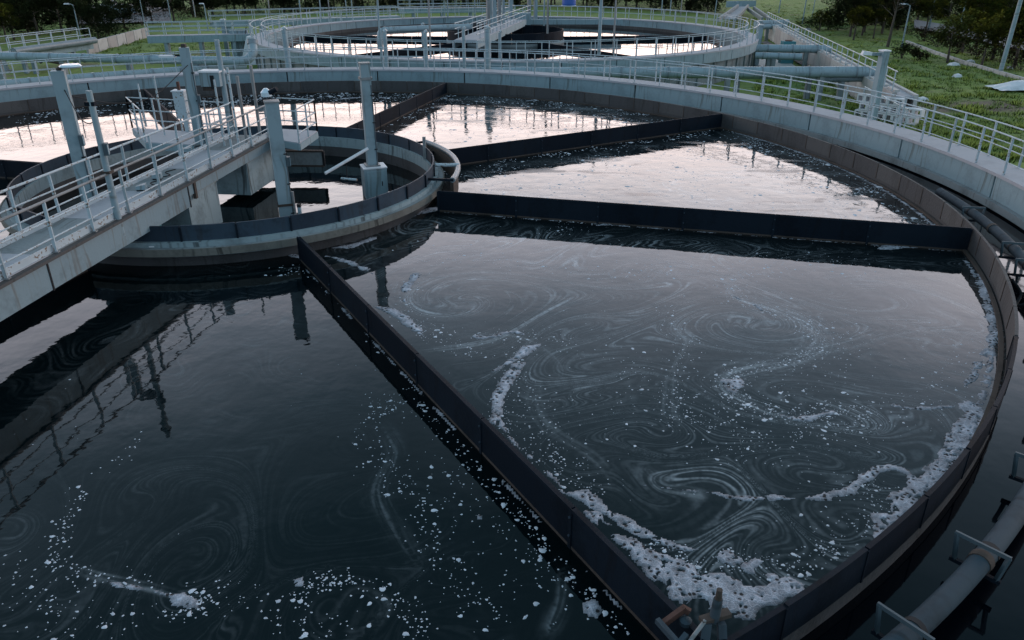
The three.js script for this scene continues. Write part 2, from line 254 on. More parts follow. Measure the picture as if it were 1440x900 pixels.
function filmTex(x0, x1, z0, z1, eddies, curves, size, strength, base = .004) {
  const field = filmField(x0, x1, z0, z1, eddies), near = nearCurve(curves);
  const t = tex(size, size, (u, v) => {
    const x = mix(x0, x1, u), z = mix(z0, z1, v), [a, b] = field(x, z);
    const w0 = noise(a * .35 + 3, b * .35) * 1.2, broad = smooth(-.16, .24, fbm(a * .20 + 5, b * .20, 2)), thr = noise(a * .42, b * .42) + .45 * noise(a * .95 + 9, b * .95 + w0), q1 = Math.abs(((thr * 7 + 10) % 1) - .5), q2 = Math.abs(((thr * 15 + noise(a * 1.6, b * 1.6) * .8 + 20) % 1) - .5), l1 = 1 - smooth(.03, .17, q1), l2 = 1 - smooth(.05, .3, q2), fine = smooth(-.3, .3, noise(a * 1.1 + 7, b * 1.1) + .4 * noise(x * 1.3, z * 1.3));
    const mottl = clamp(.8 + .7 * noise(x * 9, z * 9) + .45 * noise(x * 21, z * 21));
    const rad = Math.hypot(x, z), ang = Math.atan2(z, x), clear = Math.min(...WALLS.map((k) => { let d = Math.abs(ang - k * RAD); if (d > Math.PI) d = 2 * Math.PI - d; return d; })) * rad + .5 * noise(x * .8, z * .8);
    const f = base + strength * smooth(.2, 1.5, clear) * (.25 + .75 * broad) * (.012 + .12 * l1 * (.15 + fine) + .055 * l2 * (.35 + fine)) * mottl + near(x, z) * .22 * mottl;
    return [DEEP[0] + f * .90, DEEP[1] + f * 1.0, DEEP[2] + f * 1.08];
  });
  t.repeat.set(1 / (x1 - x0), 1 / (z1 - z0)); t.offset.set(-x0 / (x1 - x0), -z0 / (z1 - z0)); t.wrapS = t.wrapT = THREE.ClampToEdgeWrapping; return t;
}
function sector(r0, r1, a0, a1, y, c = [0, 0], n = 24) {
  const q = g(), up = V(0, 1, 0), m = 6;
  for (let i = 0; i < n; i++) for (let k = 0; k < m; k++) { const A = mix(a0, a1, i / n), B = mix(a0, a1, (i + 1) / n), r = mix(r0, r1, k / m), s = mix(r0, r1, (k + 1) / m), e = [pol(r, A, y, c), pol(r, B, y, c), pol(s, B, y, c), pol(s, A, y, c)]; q.quad(...e, up, up, up, up, ...e.map((h) => [h.x, h.z])); }
  return q;
}
const E = (px, py, s, r) => { const p = P(px, py, 0); return [p.x, p.z, s, r]; };
const mainEddies = [E(655, 425, 2.6, 1.9), E(800, 470, -1.6, 1.6), E(1050, 455, -2.4, 1.7), E(1100, 555, 2.2, 1.5), E(1110, 640, -1.4, 1.0), E(880, 520, 2.0, 1.3), E(920, 600, -2.0, 1.0), E(790, 560, 1.8, .9), E(1000, 680, 1.5, .9), E(1075, 722, -.9, 1.0), E(1160, 720, 1.4, .9), E(1320, 480, -1.8, 1.3), E(1230, 420, 1.4, 1.6), E(850, 640, 2.2, .7), E(930, 700, 1.2, .7), E(640, 510, -1.4, 1.0), E(1240, 600, 1.8, 1.0), E(820, 610, -2.2, .7), E(880, 390, 1.2, 1.8), E(1120, 400, 1.1, 1.4), E(1180, 640, -1.7, .8), E(1300, 560, 1.6, .8)];
const S_CURVE = [[1092, 383], [1054, 384], [1024, 397], [1031, 416], [1061, 429], [1107, 442], [1141, 461], [1152, 480], [1137, 497], [1107, 509], [1061, 518], [1027, 529], [1016, 545], [1039, 561], [1076, 578], [1114, 588], [1152, 584], [1182, 578], [1212, 569]];
const mainCurves = [{ pts: S_CURVE.slice(4, 14), w: .34, s: .55 }, { pts: S_CURVE, w: .13, s: .45 }, { pts: [[930, 440], [965, 480], [950, 520], [940, 570], [955, 610]], w: .2, s: .22 }, { pts: [[560, 440], [600, 385], [650, 362], [720, 352], [790, 330]], w: .16, s: .16 }, { pts: [[905, 655], [940, 680], [1000, 693]], w: .12, s: .4 }, { pts: [[1250, 470], [1290, 478], [1340, 487], [1362, 470]], w: .08, s: .35 }, { pts: [[600, 470], [680, 470], [740, 478], [790, 520], [770, 560]], w: .14, s: .2 }, { pts: [[760, 520], [752, 560], [770, 600], [830, 640], [870, 690]], w: .16, s: .22 }];
const leftEddies = [E(120, 820, 2.0, .9), E(260, 800, -2.2, 1.0), E(330, 850, 1.8, .7), E(480, 830, -2.4, .8), E(560, 720, 2.0, 1.1), E(640, 800, -1.8, .8), E(700, 850, 2.0, .6), E(30, 760, -2.0, .9), E(430, 760, 1.6, .8), E(520, 620, -1.2, 1.0), E(180, 720, 1.4, 1.0), E(590, 870, 2.2, .6)];
const leftCurves = [{ pts: [[530, 590], [555, 635], [530, 690], [560, 750], [600, 810]], w: .16, s: .26 }, { pts: [[795, 800], [788, 850], [770, 895]], w: .12, s: .45 }, { pts: [[100, 795], [160, 815], [215, 830], [270, 842]], w: .11, s: .4 }, { pts: [[470, 870], [500, 830], [540, 850], [520, 890]], w: .1, s: .22 }];
const farCurves = [{ pts: [[640, 235], [760, 228], [880, 225], [1000, 222], [1120, 215], [1190, 235]], w: .55, s: .22 }, { pts: [[600, 172], [700, 160], [790, 152], [870, 158]], w: .5, s: .5 }, { pts: [[1010, 188], [1080, 196], [1150, 212], [1220, 235]], w: .45, s: .32 }];
const wMain = waterMat('waterMain', filmTex(2.5, 20.7, .8, 18.2, mainEddies, mainCurves, 1536, 1.6, .004), .025, .0028);
const wLeft = waterMat('waterLeft', filmTex(-5.2, 10.6, 4.6, 20.6, leftEddies, leftCurves, 1408, .27, .0), .025, .0045);
const wFar = waterMat('waterFar', filmTex(-1, 20.6, -20.6, 5, [[9, -10, 1.5, 3], [14, -6, -1.5, 2.6], [15, 0, 1.3, 2.4], [7, -15, -1.4, 2.4], [10, -2, 1.2, 2.5]], farCurves, 1024, 1.4), .03, .0065);
{ const rm = tex(768, 768, (u, v) => { const x = u * 24, z = v * 24, w = fbm(x * .3, z * .3, 2) * 3, s = smooth(.02, .30, fbm(x * .35 + w, z * 1.3 + w * .6, 3) + .35 * fbm(x * 1.4, z * 4 + w, 2)); return clamp(.03 + .22 * s); }, false); rm.repeat.set(1 / 24, 1 / 24); wFar.roughness = 1; wFar.roughnessMap = rm; }
const wPlain = mat('waterPlain', DEEP, .04, { bumpMap: rippleTex, bumpScale: .006, ior: 1.333 });
const wFlat = mat('waterFlat', DEEP, .03, { bumpMap: rippleTex, bumpScale: .002, ior: 1.333 });
const wLaunder = mat('waterLaunder', [.001, .002, .004], .05, { bumpMap: rippleTex, bumpScale: .0025, ior: 1.333 });
setting('tank_water', sector(5.9, 20.45, 14, 59.6, 0), wMain);
setting('tank_water', sector(5.9, 20.45, 59.6, 104.3, 0), wLeft);
setting('tank_water', sector(5.9, 20.45, -76.4, 14, 0), wFar);
setting('tank_water', sector(5.9, 20.45, 104.3, 283.6, 0, [0, 0], 60), wPlain);
setting('well_water', sector(0, 6, 0, 360, -.08, [0, 0], 40), wPlain);
setting('channel_water', sector(20.4, 22.8, -150, 120, -.10, [0, 0], 90), wLaunder);

// ---------------------------------------------------------------- foam: sheets with a ragged edge and pits, and loose flecks
function cells(n) { const px = [], py = []; for (let i = 0; i < n * n; i++) { px.push(rnd()); py.push(rnd()); } return (u, v) => { u *= n; v *= n; const i = Math.floor(u), j = Math.floor(v); let a = 9, b = 9; for (let y = -1; y < 2; y++) for (let x = -1; x < 2; x++) { const k = ((j + y + n) % n) * n + (i + x + n) % n, d = Math.hypot(i + x + px[k] - u, j + y + py[k] - v); if (d < a) { b = a; a = d; } else if (d < b) b = d; } return [a, b - a]; }; }
const cA = cells(22), cB = cells(58), foamTex = tex(768, 768, (u, v) => { const a = tfbm(u * 9, v * 9, 9, 4), [d1, e1] = cA(u, v), [d2, e2] = cB(u, v), hole = smooth(.30, .16, d1) * smooth(-.05, .2, tnoise(u * 11, v * 11, 11)); return clamp(.62 + a * .75 + .22 * (1 - smooth(0, .22, e1)) + .26 * (1 - smooth(0, .3, e2)) - .10 * smooth(.2, .6, d2) - .75 * hole, .03, 1); }, true, [.5, .5]);
mat('foam', [.58, .61, .70], .9, { vertexColors: true, map: foamTex, bumpMap: foamTex, bumpScale: .012 });
function sdPoly(x, z, q) { let d = 1e9, inn = false; for (let i = 0, j = q.length - 1; i < q.length; j = i++) { const ex = q[j].x - q[i].x, ez = q[j].z - q[i].z, wx = x - q[i].x, wz = z - q[i].z, t = clamp((wx * ex + wz * ez) / (ex * ex + ez * ez + 1e-9)); d = Math.min(d, Math.hypot(wx - ex * t, wz - ez * t)); if ((q[i].z > z) !== (q[j].z > z) && x < (q[j].x - q[i].x) * (z - q[i].z) / (q[j].z - q[i].z) + q[i].x) inn = !inn; } return inn ? -d : d; }
mat('fleck', [.62, .65, .72], .85, {});
function foamSheet(dist, x0, x1, z0, z1, cell, rag = 1, thick = 1) {
  const nx = Math.ceil((x1 - x0) / cell), nz = Math.ceil((z1 - z0) / cell), H = new Float32Array((nx + 1) * (nz + 1));
  for (let j = 0; j <= nz; j++) for (let i = 0; i <= nx; i++) {
    const x = x0 + i * cell, z = z0 + j * cell; let d = dist(x, z); if (d > .4 * rag) { H[j * (nx + 1) + i] = -.03; continue; }
    d += rag * (noise(x * 3.1, z * 3.1) * .13 + noise(x * 8, z * 8) * .055 + noise(x * 19, z * 19) * .022);
    const pit = noise(x * 7.3 + 40, z * 7.3); if (pit > .36) d = Math.max(d, .03 - (.48 - pit) * .4); const pin = noise(x * 15 + 11, z * 15 + 5); if (pin > .40) d = Math.max(d, .01);
    const m = smooth(0, .10, -d); H[j * (nx + 1) + i] = d < 0 ? thick * (.005 + .014 * m * (.7 + .6 * noise(x * 5, z * 5)) + .006 * m * noise(x * 30, z * 30)) : -.012;
  }
  const pos = [], uv = [], idx = [], col = [], map = new Int32Array(H.length).fill(-1), vid = (k) => { if (map[k] < 0) { map[k] = pos.length / 3; const i = k % (nx + 1), j = (k - i) / (nx + 1), x = x0 + i * cell, z = z0 + j * cell; pos.push(x, H[k], z); uv.push(x, z); const th = clamp(.36 + H[k] / .015 * .5 + .35 * noise(x * 6 + 3, z * 6), .22, 1); col.push(th, th, th); } return map[k]; };
  for (let j = 0; j < nz; j++) for (let i = 0; i < nx; i++) { const a = j * (nx + 1) + i, b = a + 1, c = a + nx + 1, d = c + 1; if (Math.max(H[a], H[b], H[c], H[d]) > 0) { const A = vid(a), B = vid(b), C = vid(c), D = vid(d); idx.push(A, C, B, B, C, D); } }
  if (!idx.length) return null; const geo = new THREE.BufferGeometry(); geo.setAttribute('position', new THREE.Float32BufferAttribute(pos, 3)); geo.setAttribute('uv', new THREE.Float32BufferAttribute(uv, 2)); geo.setAttribute('color', new THREE.Float32BufferAttribute(col, 3)); geo.setIndex(idx); geo.computeVertexNormals(); return geo;
}
function foamPoly(px, cell = .03, rag = 1, thick = 1) { const q = px.map(([a, b]) => P(a, b, 0)), xs = q.map((p) => p.x), zs = q.map((p) => p.z); return foamSheet((x, z) => sdPoly(x, z, q) - .012, Math.min(...xs) - .2, Math.max(...xs) + .2, Math.min(...zs) - .2, Math.max(...zs) + .2, cell, rag, thick); }
function foamLine(px, w, cell = .03, gap = 0, rag = 1) {     // a ribbon along a line; gap breaks it up
  const q = new THREE.CatmullRomCurve3(px.map(([a, b]) => P(a, b, 0))).getPoints(px.length * 8), xs = q.map((p) => p.x), zs = q.map((p) => p.z);
  return foamSheet((x, z) => { let d = 1e9, at = 0; for (let i = 0; i + 1 < q.length; i++) { const ex = q[i + 1].x - q[i].x, ez = q[i + 1].z - q[i].z, t = clamp(((x - q[i].x) * ex + (z - q[i].z) * ez) / (ex * ex + ez * ez + 1e-9)), k = Math.hypot(x - q[i].x - ex * t, z - q[i].z - ez * t); if (k < d) { d = k; at = (i + t) / q.length; } } return d - w * Math.min(1, 6 * at + .2, 6 * (1 - at) + .2) + gap * Math.max(0, .1 + noise(x * 1.7 + 9, z * 1.7)); }, Math.min(...xs) - w - .2, Math.max(...xs) + w + .2, Math.min(...zs) - w - .2, Math.max(...zs) + w + .2, cell, rag, 1);
}
const mainFoam = [
  foamPoly([[862, 757], [892, 760], [918, 773], [960, 787], [986, 809], [1008, 805], [1036, 813], [1081, 827], [1110, 809], [1127, 819], [1128, 833], [1046, 873], [1024, 859], [1005, 852], [986, 841], [964, 849], [941, 832], [911, 811], [885, 787]], .026),
  foamPoly([[790, 690], [824, 690], [843, 704], [854, 717], [885, 726], [902, 743], [949, 766], [979, 774], [945, 773], [907, 758], [866, 735], [843, 718], [798, 700]], .026, .7),
  foamPoly([[820, 719], [845, 722], [858, 738], [840, 741]], .026, .7),
  foamPoly([[1344, 570], [1362, 564], [1380, 576], [1393, 587], [1366, 630], [1322, 680], [1278, 722], [1232, 760], [1236, 740], [1232, 724], [1248, 718], [1256, 729], [1242, 698], [1260, 694], [1280, 688], [1276, 668], [1260, 660], [1236, 664], [1212, 682], [1196, 694], [1164, 701], [1124, 703], [1124, 699], [1156, 694], [1188, 686], [1212, 670], [1228, 658], [1252, 653], [1276, 660], [1292, 672], [1296, 656], [1312, 648], [1328, 632], [1328, 616], [1340, 608], [1342, 596], [1356, 586], [1354, 578]], .03, .8),
  foamLine([[905, 682], [960, 689], [1000, 693], [1040, 701], [1090, 700], [1126, 701]], .055, .026, .10, .6), foamLine([[1250, 570], [1284, 574], [1344, 571]], .05, .03, .08, .6),
  foamPoly([[1016, 536], [1044, 532], [1046, 545], [1030, 552], [1018, 548]], .03, .7), foamLine([[1090, 580], [1118, 589], [1150, 584], [1182, 578]], .07, .03, .22, .8), foamLine([[1024, 397], [1031, 416], [1061, 429], [1075, 440]], .05, .03, .2, .7),
  foamPoly([[527, 431], [556, 434], [575, 445], [590, 462], [598, 475], [585, 468], [570, 457], [550, 443]], .03, .6), foamLine([[665, 473], [690, 474], [722, 467], [740, 472]], .10, .03, .25, .8),
  foamPoly([[685, 526], [704, 514], [722, 503], [736, 488], [760, 484], [752, 494], [738, 501], [710, 515]], .028, .5), foamPoly([[690, 594], [691, 552], [708, 532], [719, 512], [738, 510], [727, 530], [712, 552], [704, 572], [706, 600]], .028, .6),
  foamLine([[706, 600], [725, 625], [760, 655], [790, 685]], .04, .03, .2, .6),
  foamLine([[442, 348], [488, 333], [526, 322], [567, 306], [615, 294], [680, 297], [740, 299], [785, 304]], .20, .04, .15, .8), foamLine([[470, 349], [500, 344], [530, 333]], .14, .04, .2, .8),
  foamLine([[835, 318], [870, 313], [905, 312]], .12, .04, .2, .8), foamLine([[1235, 350], [1273, 346], [1335, 344]], .17, .04, .1, .8), foamLine([[920, 307], [1000, 316], [1080, 322], [1160, 330]], .05, .04, .25, .8), foamLine([[460, 360], [500, 372], [530, 388]], .12, .04, .3, .9), foamLine([[590, 380], [575, 400], [568, 425]], .10, .04, .3, .9),
  foamLine([[1378, 385], [1388, 410], [1393, 440], [1398, 468], [1391, 487], [1383, 500]], .11, .03, .12, .8), foamPoly([[1368, 508], [1382, 508], [1376, 528], [1362, 540], [1357, 545], [1364, 526]], .03, .6), foamPoly([[1390, 546], [1406, 542], [1402, 560], [1392, 556]], .03, .6),
  foamPoly([[1005, 783], [1025, 778], [1040, 788], [1030, 796], [1012, 794]], .026, .8), foamPoly([[1045, 798], [1060, 784], [1080, 786], [1066, 798], [1062, 806], [1050, 806]], .026, .8), foamPoly([[1080, 810], [1092, 806], [1094, 814], [1086, 818]], .026, .6), foamPoly([[1098, 800], [1104, 797], [1106, 805]], .026, .6)].filter(Boolean);
const wallFroth = (a, off, r0, r1) => { const d = pol(1, a, 0), A = pol(r0, a, 0), Z = pol(r1, a, 0), m = Math.abs(off) + .2; return foamSheet((x, z) => { const s = x * d.x + z * d.z, t = -x * d.z + z * d.x; return s < r0 || s > r1 ? 1 : Math.abs(t - off) - .028 + .12 * Math.max(0, noise(s * 2.1, a) + .12); }, Math.min(A.x, Z.x) - m, Math.max(A.x, Z.x) + m, Math.min(A.z, Z.z) - m, Math.max(A.z, Z.z) + m, .034, .35); };
mainFoam.push(wallFroth(14, .085, 6.6, 20.2), wallFroth(59.6, -.085, 7, 20), wallFroth(59.6, .09, 7, 20));
{ // a dotted line of froth where the water laps the weir
  for (const [a0, a1] of [[16, 40], [-28, 12]]) mainFoam.push(foamSheet((x, z) => { const r = Math.hypot(x, z), a = Math.atan2(z, x) / RAD; return a < a0 || a > a1 ? 1 : Math.abs(r - 20.18) - .07 + .16 * Math.max(0, noise(a * 6, 3) + .1); }, 15, 20.5, 20 * Math.sin(a0 * RAD) - .5, 20.5 * Math.sin(a1 * RAD) + .5, .05, .5)); }
setting('surface_foam', mergeGeometries(mainFoam.filter(Boolean)), M.foam, 'stuff', 'white foam sheets drifting between two radial baffles');
const leftFoam = [foamPoly([[236, 836], [262, 832], [280, 843], [278, 855], [262, 858], [244, 850]], .024, .5), foamLine([[176, 824], [205, 829], [240, 838]], .035, .024, .06, .5), foamPoly([[150, 816], [170, 818], [172, 826], [155, 824]], .024, .4), foamPoly([[824, 850], [836, 842], [846, 856], [838, 868], [826, 864]], .024, .5), foamLine([[425, 355], [440, 372], [470, 395]], .06, .03, .12), foamLine([[395, 350], [420, 362], [440, 370]], .10, .04, .2),
  foamPoly([[414, 815], [424, 812], [426, 822], [416, 824]], .024, .4), foamPoly([[668, 724], [680, 722], [680, 732], [670, 732]], .024, .4)].filter(Boolean);
setting('surface_foam', mergeGeometries(leftFoam), M.foam, 'stuff', 'small foam clots on the dark water beside the footbridge');
const farFoam = [foamLine([[612, 218], [680, 212], [760, 202], [860, 190], [1000, 172]], .10, .06, .2), foamLine([[640, 122], [700, 127], [800, 140], [870, 152], [930, 160]], .16, .07, .45), foamLine([[1012, 176], [1060, 190], [1130, 208], [1180, 226], [1240, 256]], .12, .06, .2), foamLine([[740, 142], [800, 138], [850, 148], [900, 157]], .3, .07, .9), foamLine([[470, 140], [510, 137], [545, 138]], .14, .07, .4)].filter(Boolean);
setting('surface_foam', mergeGeometries(farFoam), M.foam, 'stuff', 'thin foam lines along the distant baffles and weir');
{ // flecks: low irregular domes
  const dome = new THREE.SphereGeometry(1, 9, 4, 0, 6.2832, 0, Math.PI / 2), p = dome.attributes.position; for (let i = 0; i < p.count; i++) { const a = Math.atan2(p.getZ(i), p.getX(i)), k = 1 + .16 * Math.sin(3 * a + 1) + .1 * Math.sin(5 * a); p.setXYZ(i, p.getX(i) * k, p.getY(i) * .28 - .01, p.getZ(i) * k); } dome.computeVertexNormals();
  function flecks(list, label) { const m = new THREE.InstancedMesh(dome, M.fleck, list.length), o = new THREE.Object3D(), c = new THREE.Color(); list.forEach(([x, z, s], i) => { o.position.set(x, 0, z); o.rotation.y = rr(0, 6.28); o.scale.set(s * rr(.8, 1.5), s * rr(.5, .9), s * rr(.7, 1.1)); o.updateMatrix(); m.setMatrixAt(i, o.matrix); const k = rr(.72, 1); m.setColorAt(i, c.setRGB(k, k, k)); }); m.name = numbered('foam_flecks'); m.userData = { kind: 'stuff', label }; m.castShadow = m.receiveShadow = true; scene.add(m); }
  const size = () => { const t = rnd(); return .005 + .010 * t * t + (rnd() < .06 ? rr(.008, .026) : 0); };
  const along = (list, px, n, sp, k = 1) => { const c = new THREE.CatmullRomCurve3(px.map(([a, b]) => P(a, b, 0))); for (let i = 0; i < n; i++) { const q = c.getPoint(rnd()), s = sp * (rnd() + rnd() + rnd() - 1.5) * 1.3, t = sp * (rnd() + rnd() + rnd() - 1.5) * 1.3; list.push([q.x + s, q.z + t, size() * k]); } };
  const inSector = (a0, a1, r0 = 6.6, r1 = 20.2) => ([x, z]) => { const a = Math.atan2(z, x) / RAD, r = Math.hypot(x, z); return r > r0 && r < r1 && a > a0 && a < a1; };
  const A = []; along(A, S_CURVE, 700, .22); along(A, S_CURVE, 300, .5); along(A, [[1090, 420], [1150, 450], [1180, 480], [1160, 520], [1100, 560], [1020, 580], [960, 560]], 260, .5); along(A, [[560, 440], [620, 470], [700, 475], [760, 470], [800, 490]], 150, .3); along(A, [[740, 480], [720, 510], [705, 560], [710, 600], [760, 640], [800, 690]], 220, .2); along(A, [[730, 520], [750, 570], [790, 640], [850, 690]], 200, .28);
  along(A, [[600, 370], [680, 365], [760, 375], [850, 385], [950, 385]], 260, .4); along(A, [[700, 345], [760, 330], [800, 320]], 90, .35); along(A, [[850, 380], [950, 372], [1050, 368], [1150, 372], [1230, 380]], 260, .6); along(A, [[700, 300], [830, 310], [960, 318], [1100, 326], [1240, 340]], 1500, .26, 1.3); along(A, [[560, 315], [480, 345]], 260, .3, 1.2); along(A, [[565, 400], [580, 440], [620, 480], [680, 500]], 160, .25);
  along(A, [[930, 430], [965, 480], [950, 530], [945, 600]], 180, .25); along(A, [[1180, 600], [1250, 590], [1330, 540], [1370, 470]], 200, .4); along(A, [[1200, 680], [1240, 700], [1220, 740], [1150, 770]], 180, .28); along(A, [[900, 770], [960, 790], [1040, 790], [1100, 800], [1180, 770]], 320, .22); along(A, [[1000, 640], [1080, 620], [1180, 610]], 120, .35); along(A, [[880, 500], [960, 590], [1060, 610]], 160, .4); along(A, [[1390, 380], [1400, 440], [1395, 520], [1385, 590]], 160, .12);
  const strand = (field, x, z) => { const [a, b] = field(x, z), w0 = noise(a * .35 + 3, b * .35) * 1.2, thr = noise(a * .42, b * .42) + .45 * noise(a * .95 + 9, b * .95 + w0); return 1 - smooth(.02, .15, Math.abs(((thr * 7 + 10) % 1) - .5)); };
  const F2 = filmField(2.5, 20.7, .8, 18.2, mainEddies); for (let i = 0; i < 60000; i++) { const r = Math.sqrt(rr(45, 405)), a = rr(14.4, 59), x = r * Math.cos(a * RAD), z = r * Math.sin(a * RAD); if (rnd() < .12 * smooth(-.1, .3, fbm(x * .35, z * .35, 3)) * (.15 + strand(F2, x, z))) A.push([x, z, size() * .8]); }
  flecks(A.filter(inSector(14.4, 59.2)), 'foam flecks strewn over the water between two radial baffles');
  const B = []; along(B, [[545, 560], [520, 590], [530, 640], [560, 680], [600, 720], [620, 780], [650, 830], [700, 870]], 300, .25); along(B, [[600, 650], [680, 700], [720, 760], [760, 800], [790, 850]], 150, .4); along(B, [[120, 680], [90, 740], [80, 790], [130, 810], [200, 815], [290, 840], [270, 865], [220, 860]], 200, .12, 1.2); along(B, [[10, 790], [60, 840], [110, 880], [180, 890]], 110, .25); along(B, [[420, 850], [450, 815], [500, 820], [560, 850], [600, 890]], 170, .15, 1.1); along(B, [[450, 380], [560, 500], [680, 650], [800, 780], [900, 890]], 700, .24, 1.3); along(B, [[300, 820], [400, 870], [500, 890]], 90, .25); along(B, [[540, 560], [640, 600], [720, 700]], 140, .35); along(B, [[200, 610], [180, 640], [120, 680]], 20, .12); along(B, [[380, 370], [430, 385]], 60, .3, 1.4); along(B, [[230, 370], [400, 380]], 30, .4, 1.3);
  const F3 = filmField(-5.2, 10.6, 4.6, 20.6, leftEddies); for (let i = 0; i < 16000; i++) { const r = Math.sqrt(rr(45, 405)), a = rr(60, 98), x = r * Math.cos(a * RAD), z = r * Math.sin(a * RAD); if (rnd() < .1 * smooth(.0, .3, fbm(x * .4 + 4, z * .4, 3)) * (.1 + strand(F3, x, z)) * smooth(9, 13, r)) B.push([x, z, size() * .8]); }
  flecks(B.filter(inSector(60.2, 103.8)), 'foam flecks strewn over the dark water beside the footbridge');
  const C = []; for (let i = 0; i < 24000; i++) { const r = Math.sqrt(rr(40, 410)), a = rr(-76, 14), x = r * Math.cos(a * RAD), z = r * Math.sin(a * RAD), rim = smooth(17.3, 19.2, r), w = Math.min(...WALLS.map((k) => Math.abs(a - k))) * RAD * r, k = .26 + .8 * rim * smooth(-.2, .2, fbm(x * .5, z * .5, 3)) + .5 * (1 - smooth(.2, 1.3, w)); if (rnd() < k * smooth(-.2, .25, fbm(x * .8 + 9, z * .8, 3))) C.push([x, z, size() * 2.2]); }
  flecks(C.filter((q) => WALLS.every((k) => Math.abs(Math.atan2(q[1], q[0]) / RAD - k) * RAD * Math.hypot(...q) > .12)), 'foam flecks on the bright water of the distant sectors');
  const D = []; for (let i = 0; i < 7000; i++) { const r = Math.sqrt(rr(200, 408)), a = rr(-140, -77), x = r * Math.cos(a * RAD), z = r * Math.sin(a * RAD); if (rnd() < smooth(16.6, 18.6, r) * smooth(-.25, .2, fbm(x * .5, z * .5, 3)) * .8) D.push([x, z, size() * 2.6]); }
  flecks(D, 'foam flecks under the distant curved tank wall behind the footbridge');
}

// ---------------------------------------------------------------- curved tank wall with walkway, shared by the two tanks
function guardRail(t, c, r, y, a0, a1, step, h, levels, mt, pr, rr_) {     // posts and rails of one railing
  const post = g().box(0, 0, 0, .06, h, .045).build(), seg = Math.max(8, Math.round(Math.abs(a1 - a0) / 2.2));
  for (let a = a0; a <= a1 + 1e-6; a += step) { const m = put(t, 'post', post, rnd() < .22 ? M.paintB : mt, pol(r, a, y, c)); m.rotation.set(rr(-.012, .012), -a * RAD + rr(-.05, .05), rr(-.014, .014)); }
  for (const l of levels) part(t, 'rail', g().arcTube(r, y + l, a0, a1, l === levels[0] ? .025 : .018, seg, 5, c), mt);
}
function tankWall(c, rF, rO, yW, a0, a1, step, low, words) {
  const t = thing('tank_wall', words.wall, 'tank wall', V(c[0], YG, c[1]));
  part(t, 'walkway_slab', g().arcBox(rF - .04, rO + .03, a0, a1, yW - .09, yW, Math.round((a1 - a0) / 1.5), c), M.walk);
  let i = 0; for (let a = a0; a < a1 - .1; a += step, i++) {
    const b = Math.min(a1, a + step), e = .09;
    part(t, 'wall_panel', g().arcBox(rF, rF + .16, a + e, b - e, yW - .76, yW - .093, 6, c), i % 2 ? M.fascia : M.fasciaB);
    part(t, 'wall_panel', g().arcBox(rO - .16, rO, a + e, b - e, yW - .74, yW - .093, 6, c), i % 2 ? M.fasciaB : M.fascia);
  }
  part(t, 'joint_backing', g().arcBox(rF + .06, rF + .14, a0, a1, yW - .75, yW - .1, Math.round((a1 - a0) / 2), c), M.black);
  part(t, 'ledge', g().arcBox(rF - .16, rF + .12, a0, a1, yW - .97, yW - .765, Math.round((a1 - a0) / 1.5), c), M.concrete, 'pale stained ledge under the panels');
  part(t, 'core_wall', g().arcBox(rF + .1, rO - .3, a0, a1, low, yW - .095, Math.round((a1 - a0) / 1.5), c), M.concrete);
  for (let a = a0; a < a1; a += step / 2) part(t, 'buttress', g().arcBox(rO - .31, rO - .2, a, a + .35, low, yW - .75, 1, c), M.concrete);
  for (const [r, w, n] of [[rF + .07, words.inner, 0], [rO - .07, words.outer, 1]]) { const q = thing('guard_railing', w, 'railing', V(c[0], yW, c[1])); guardRail(q, c, r, yW, a0 + n * 1.7, a1 - .3, words.far ? 4.3 : 3.75, 1.08, words.far ? [1.08, .56] : n ? [1.08, .58] : [1.08, .72, .36], M.paint); }
  return t;
}
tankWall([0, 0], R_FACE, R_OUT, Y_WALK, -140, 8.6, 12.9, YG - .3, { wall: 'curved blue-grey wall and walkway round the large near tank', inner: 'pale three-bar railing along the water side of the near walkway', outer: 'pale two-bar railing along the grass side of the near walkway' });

// ---- weir: panels round the water, then the radial baffles
{
  const t = thing('weir_wall', 'dark panelled weir wall curving round the water of the near tank', 'weir', V(0, -1, 0));
  part(t, 'wall_base', g().arcBox(20.405, 20.452, -141, 70, -1, .128, 160), M.oldwall);
  part(t, 'wall_foot', g().arcBox(20.28, 20.36, -141, 70, -.05, .05, 160), M.rustdark, 'rusty brown foot at the waterline');
  for (let a = -140, i = 0; a < 69; a += 4.1, i++) { const dark = a > 30; const m = dark ? [M.steel, M.steelB][i % 2] : [M.oldwall, M.oldwallB][(i * 7) % 3 ? 0 : 1]; part(t, 'weir_panel', g().arcBox(20.40, 20.46, a + .05, a + 4.05, .13, .6 + .004 * (i % 3), 4), m); part(t, 'joint_strip', g().arcBox(20.388, 20.472, a - .045, a + .045, .12, .585, 1), dark ? M.steelB : M.rustdark); }  // near arc gets darker panels: its backlit shade is put into the colour
}
const baffleWords = ['long dark steel baffle running from the centre well to the corner with the rusty bracket', 'dark steel baffle from the centre well to the weir beside the channel pipe', 'dark steel baffle from the curved pipe on the centre well to the far weir', 'dark steel baffle from the back of the centre well to the far wall', 'dark steel baffle beyond the platform at the end of the footbridge', 'dark steel baffle behind the column with the disc lamp', 'dark steel baffle under the footbridge'];
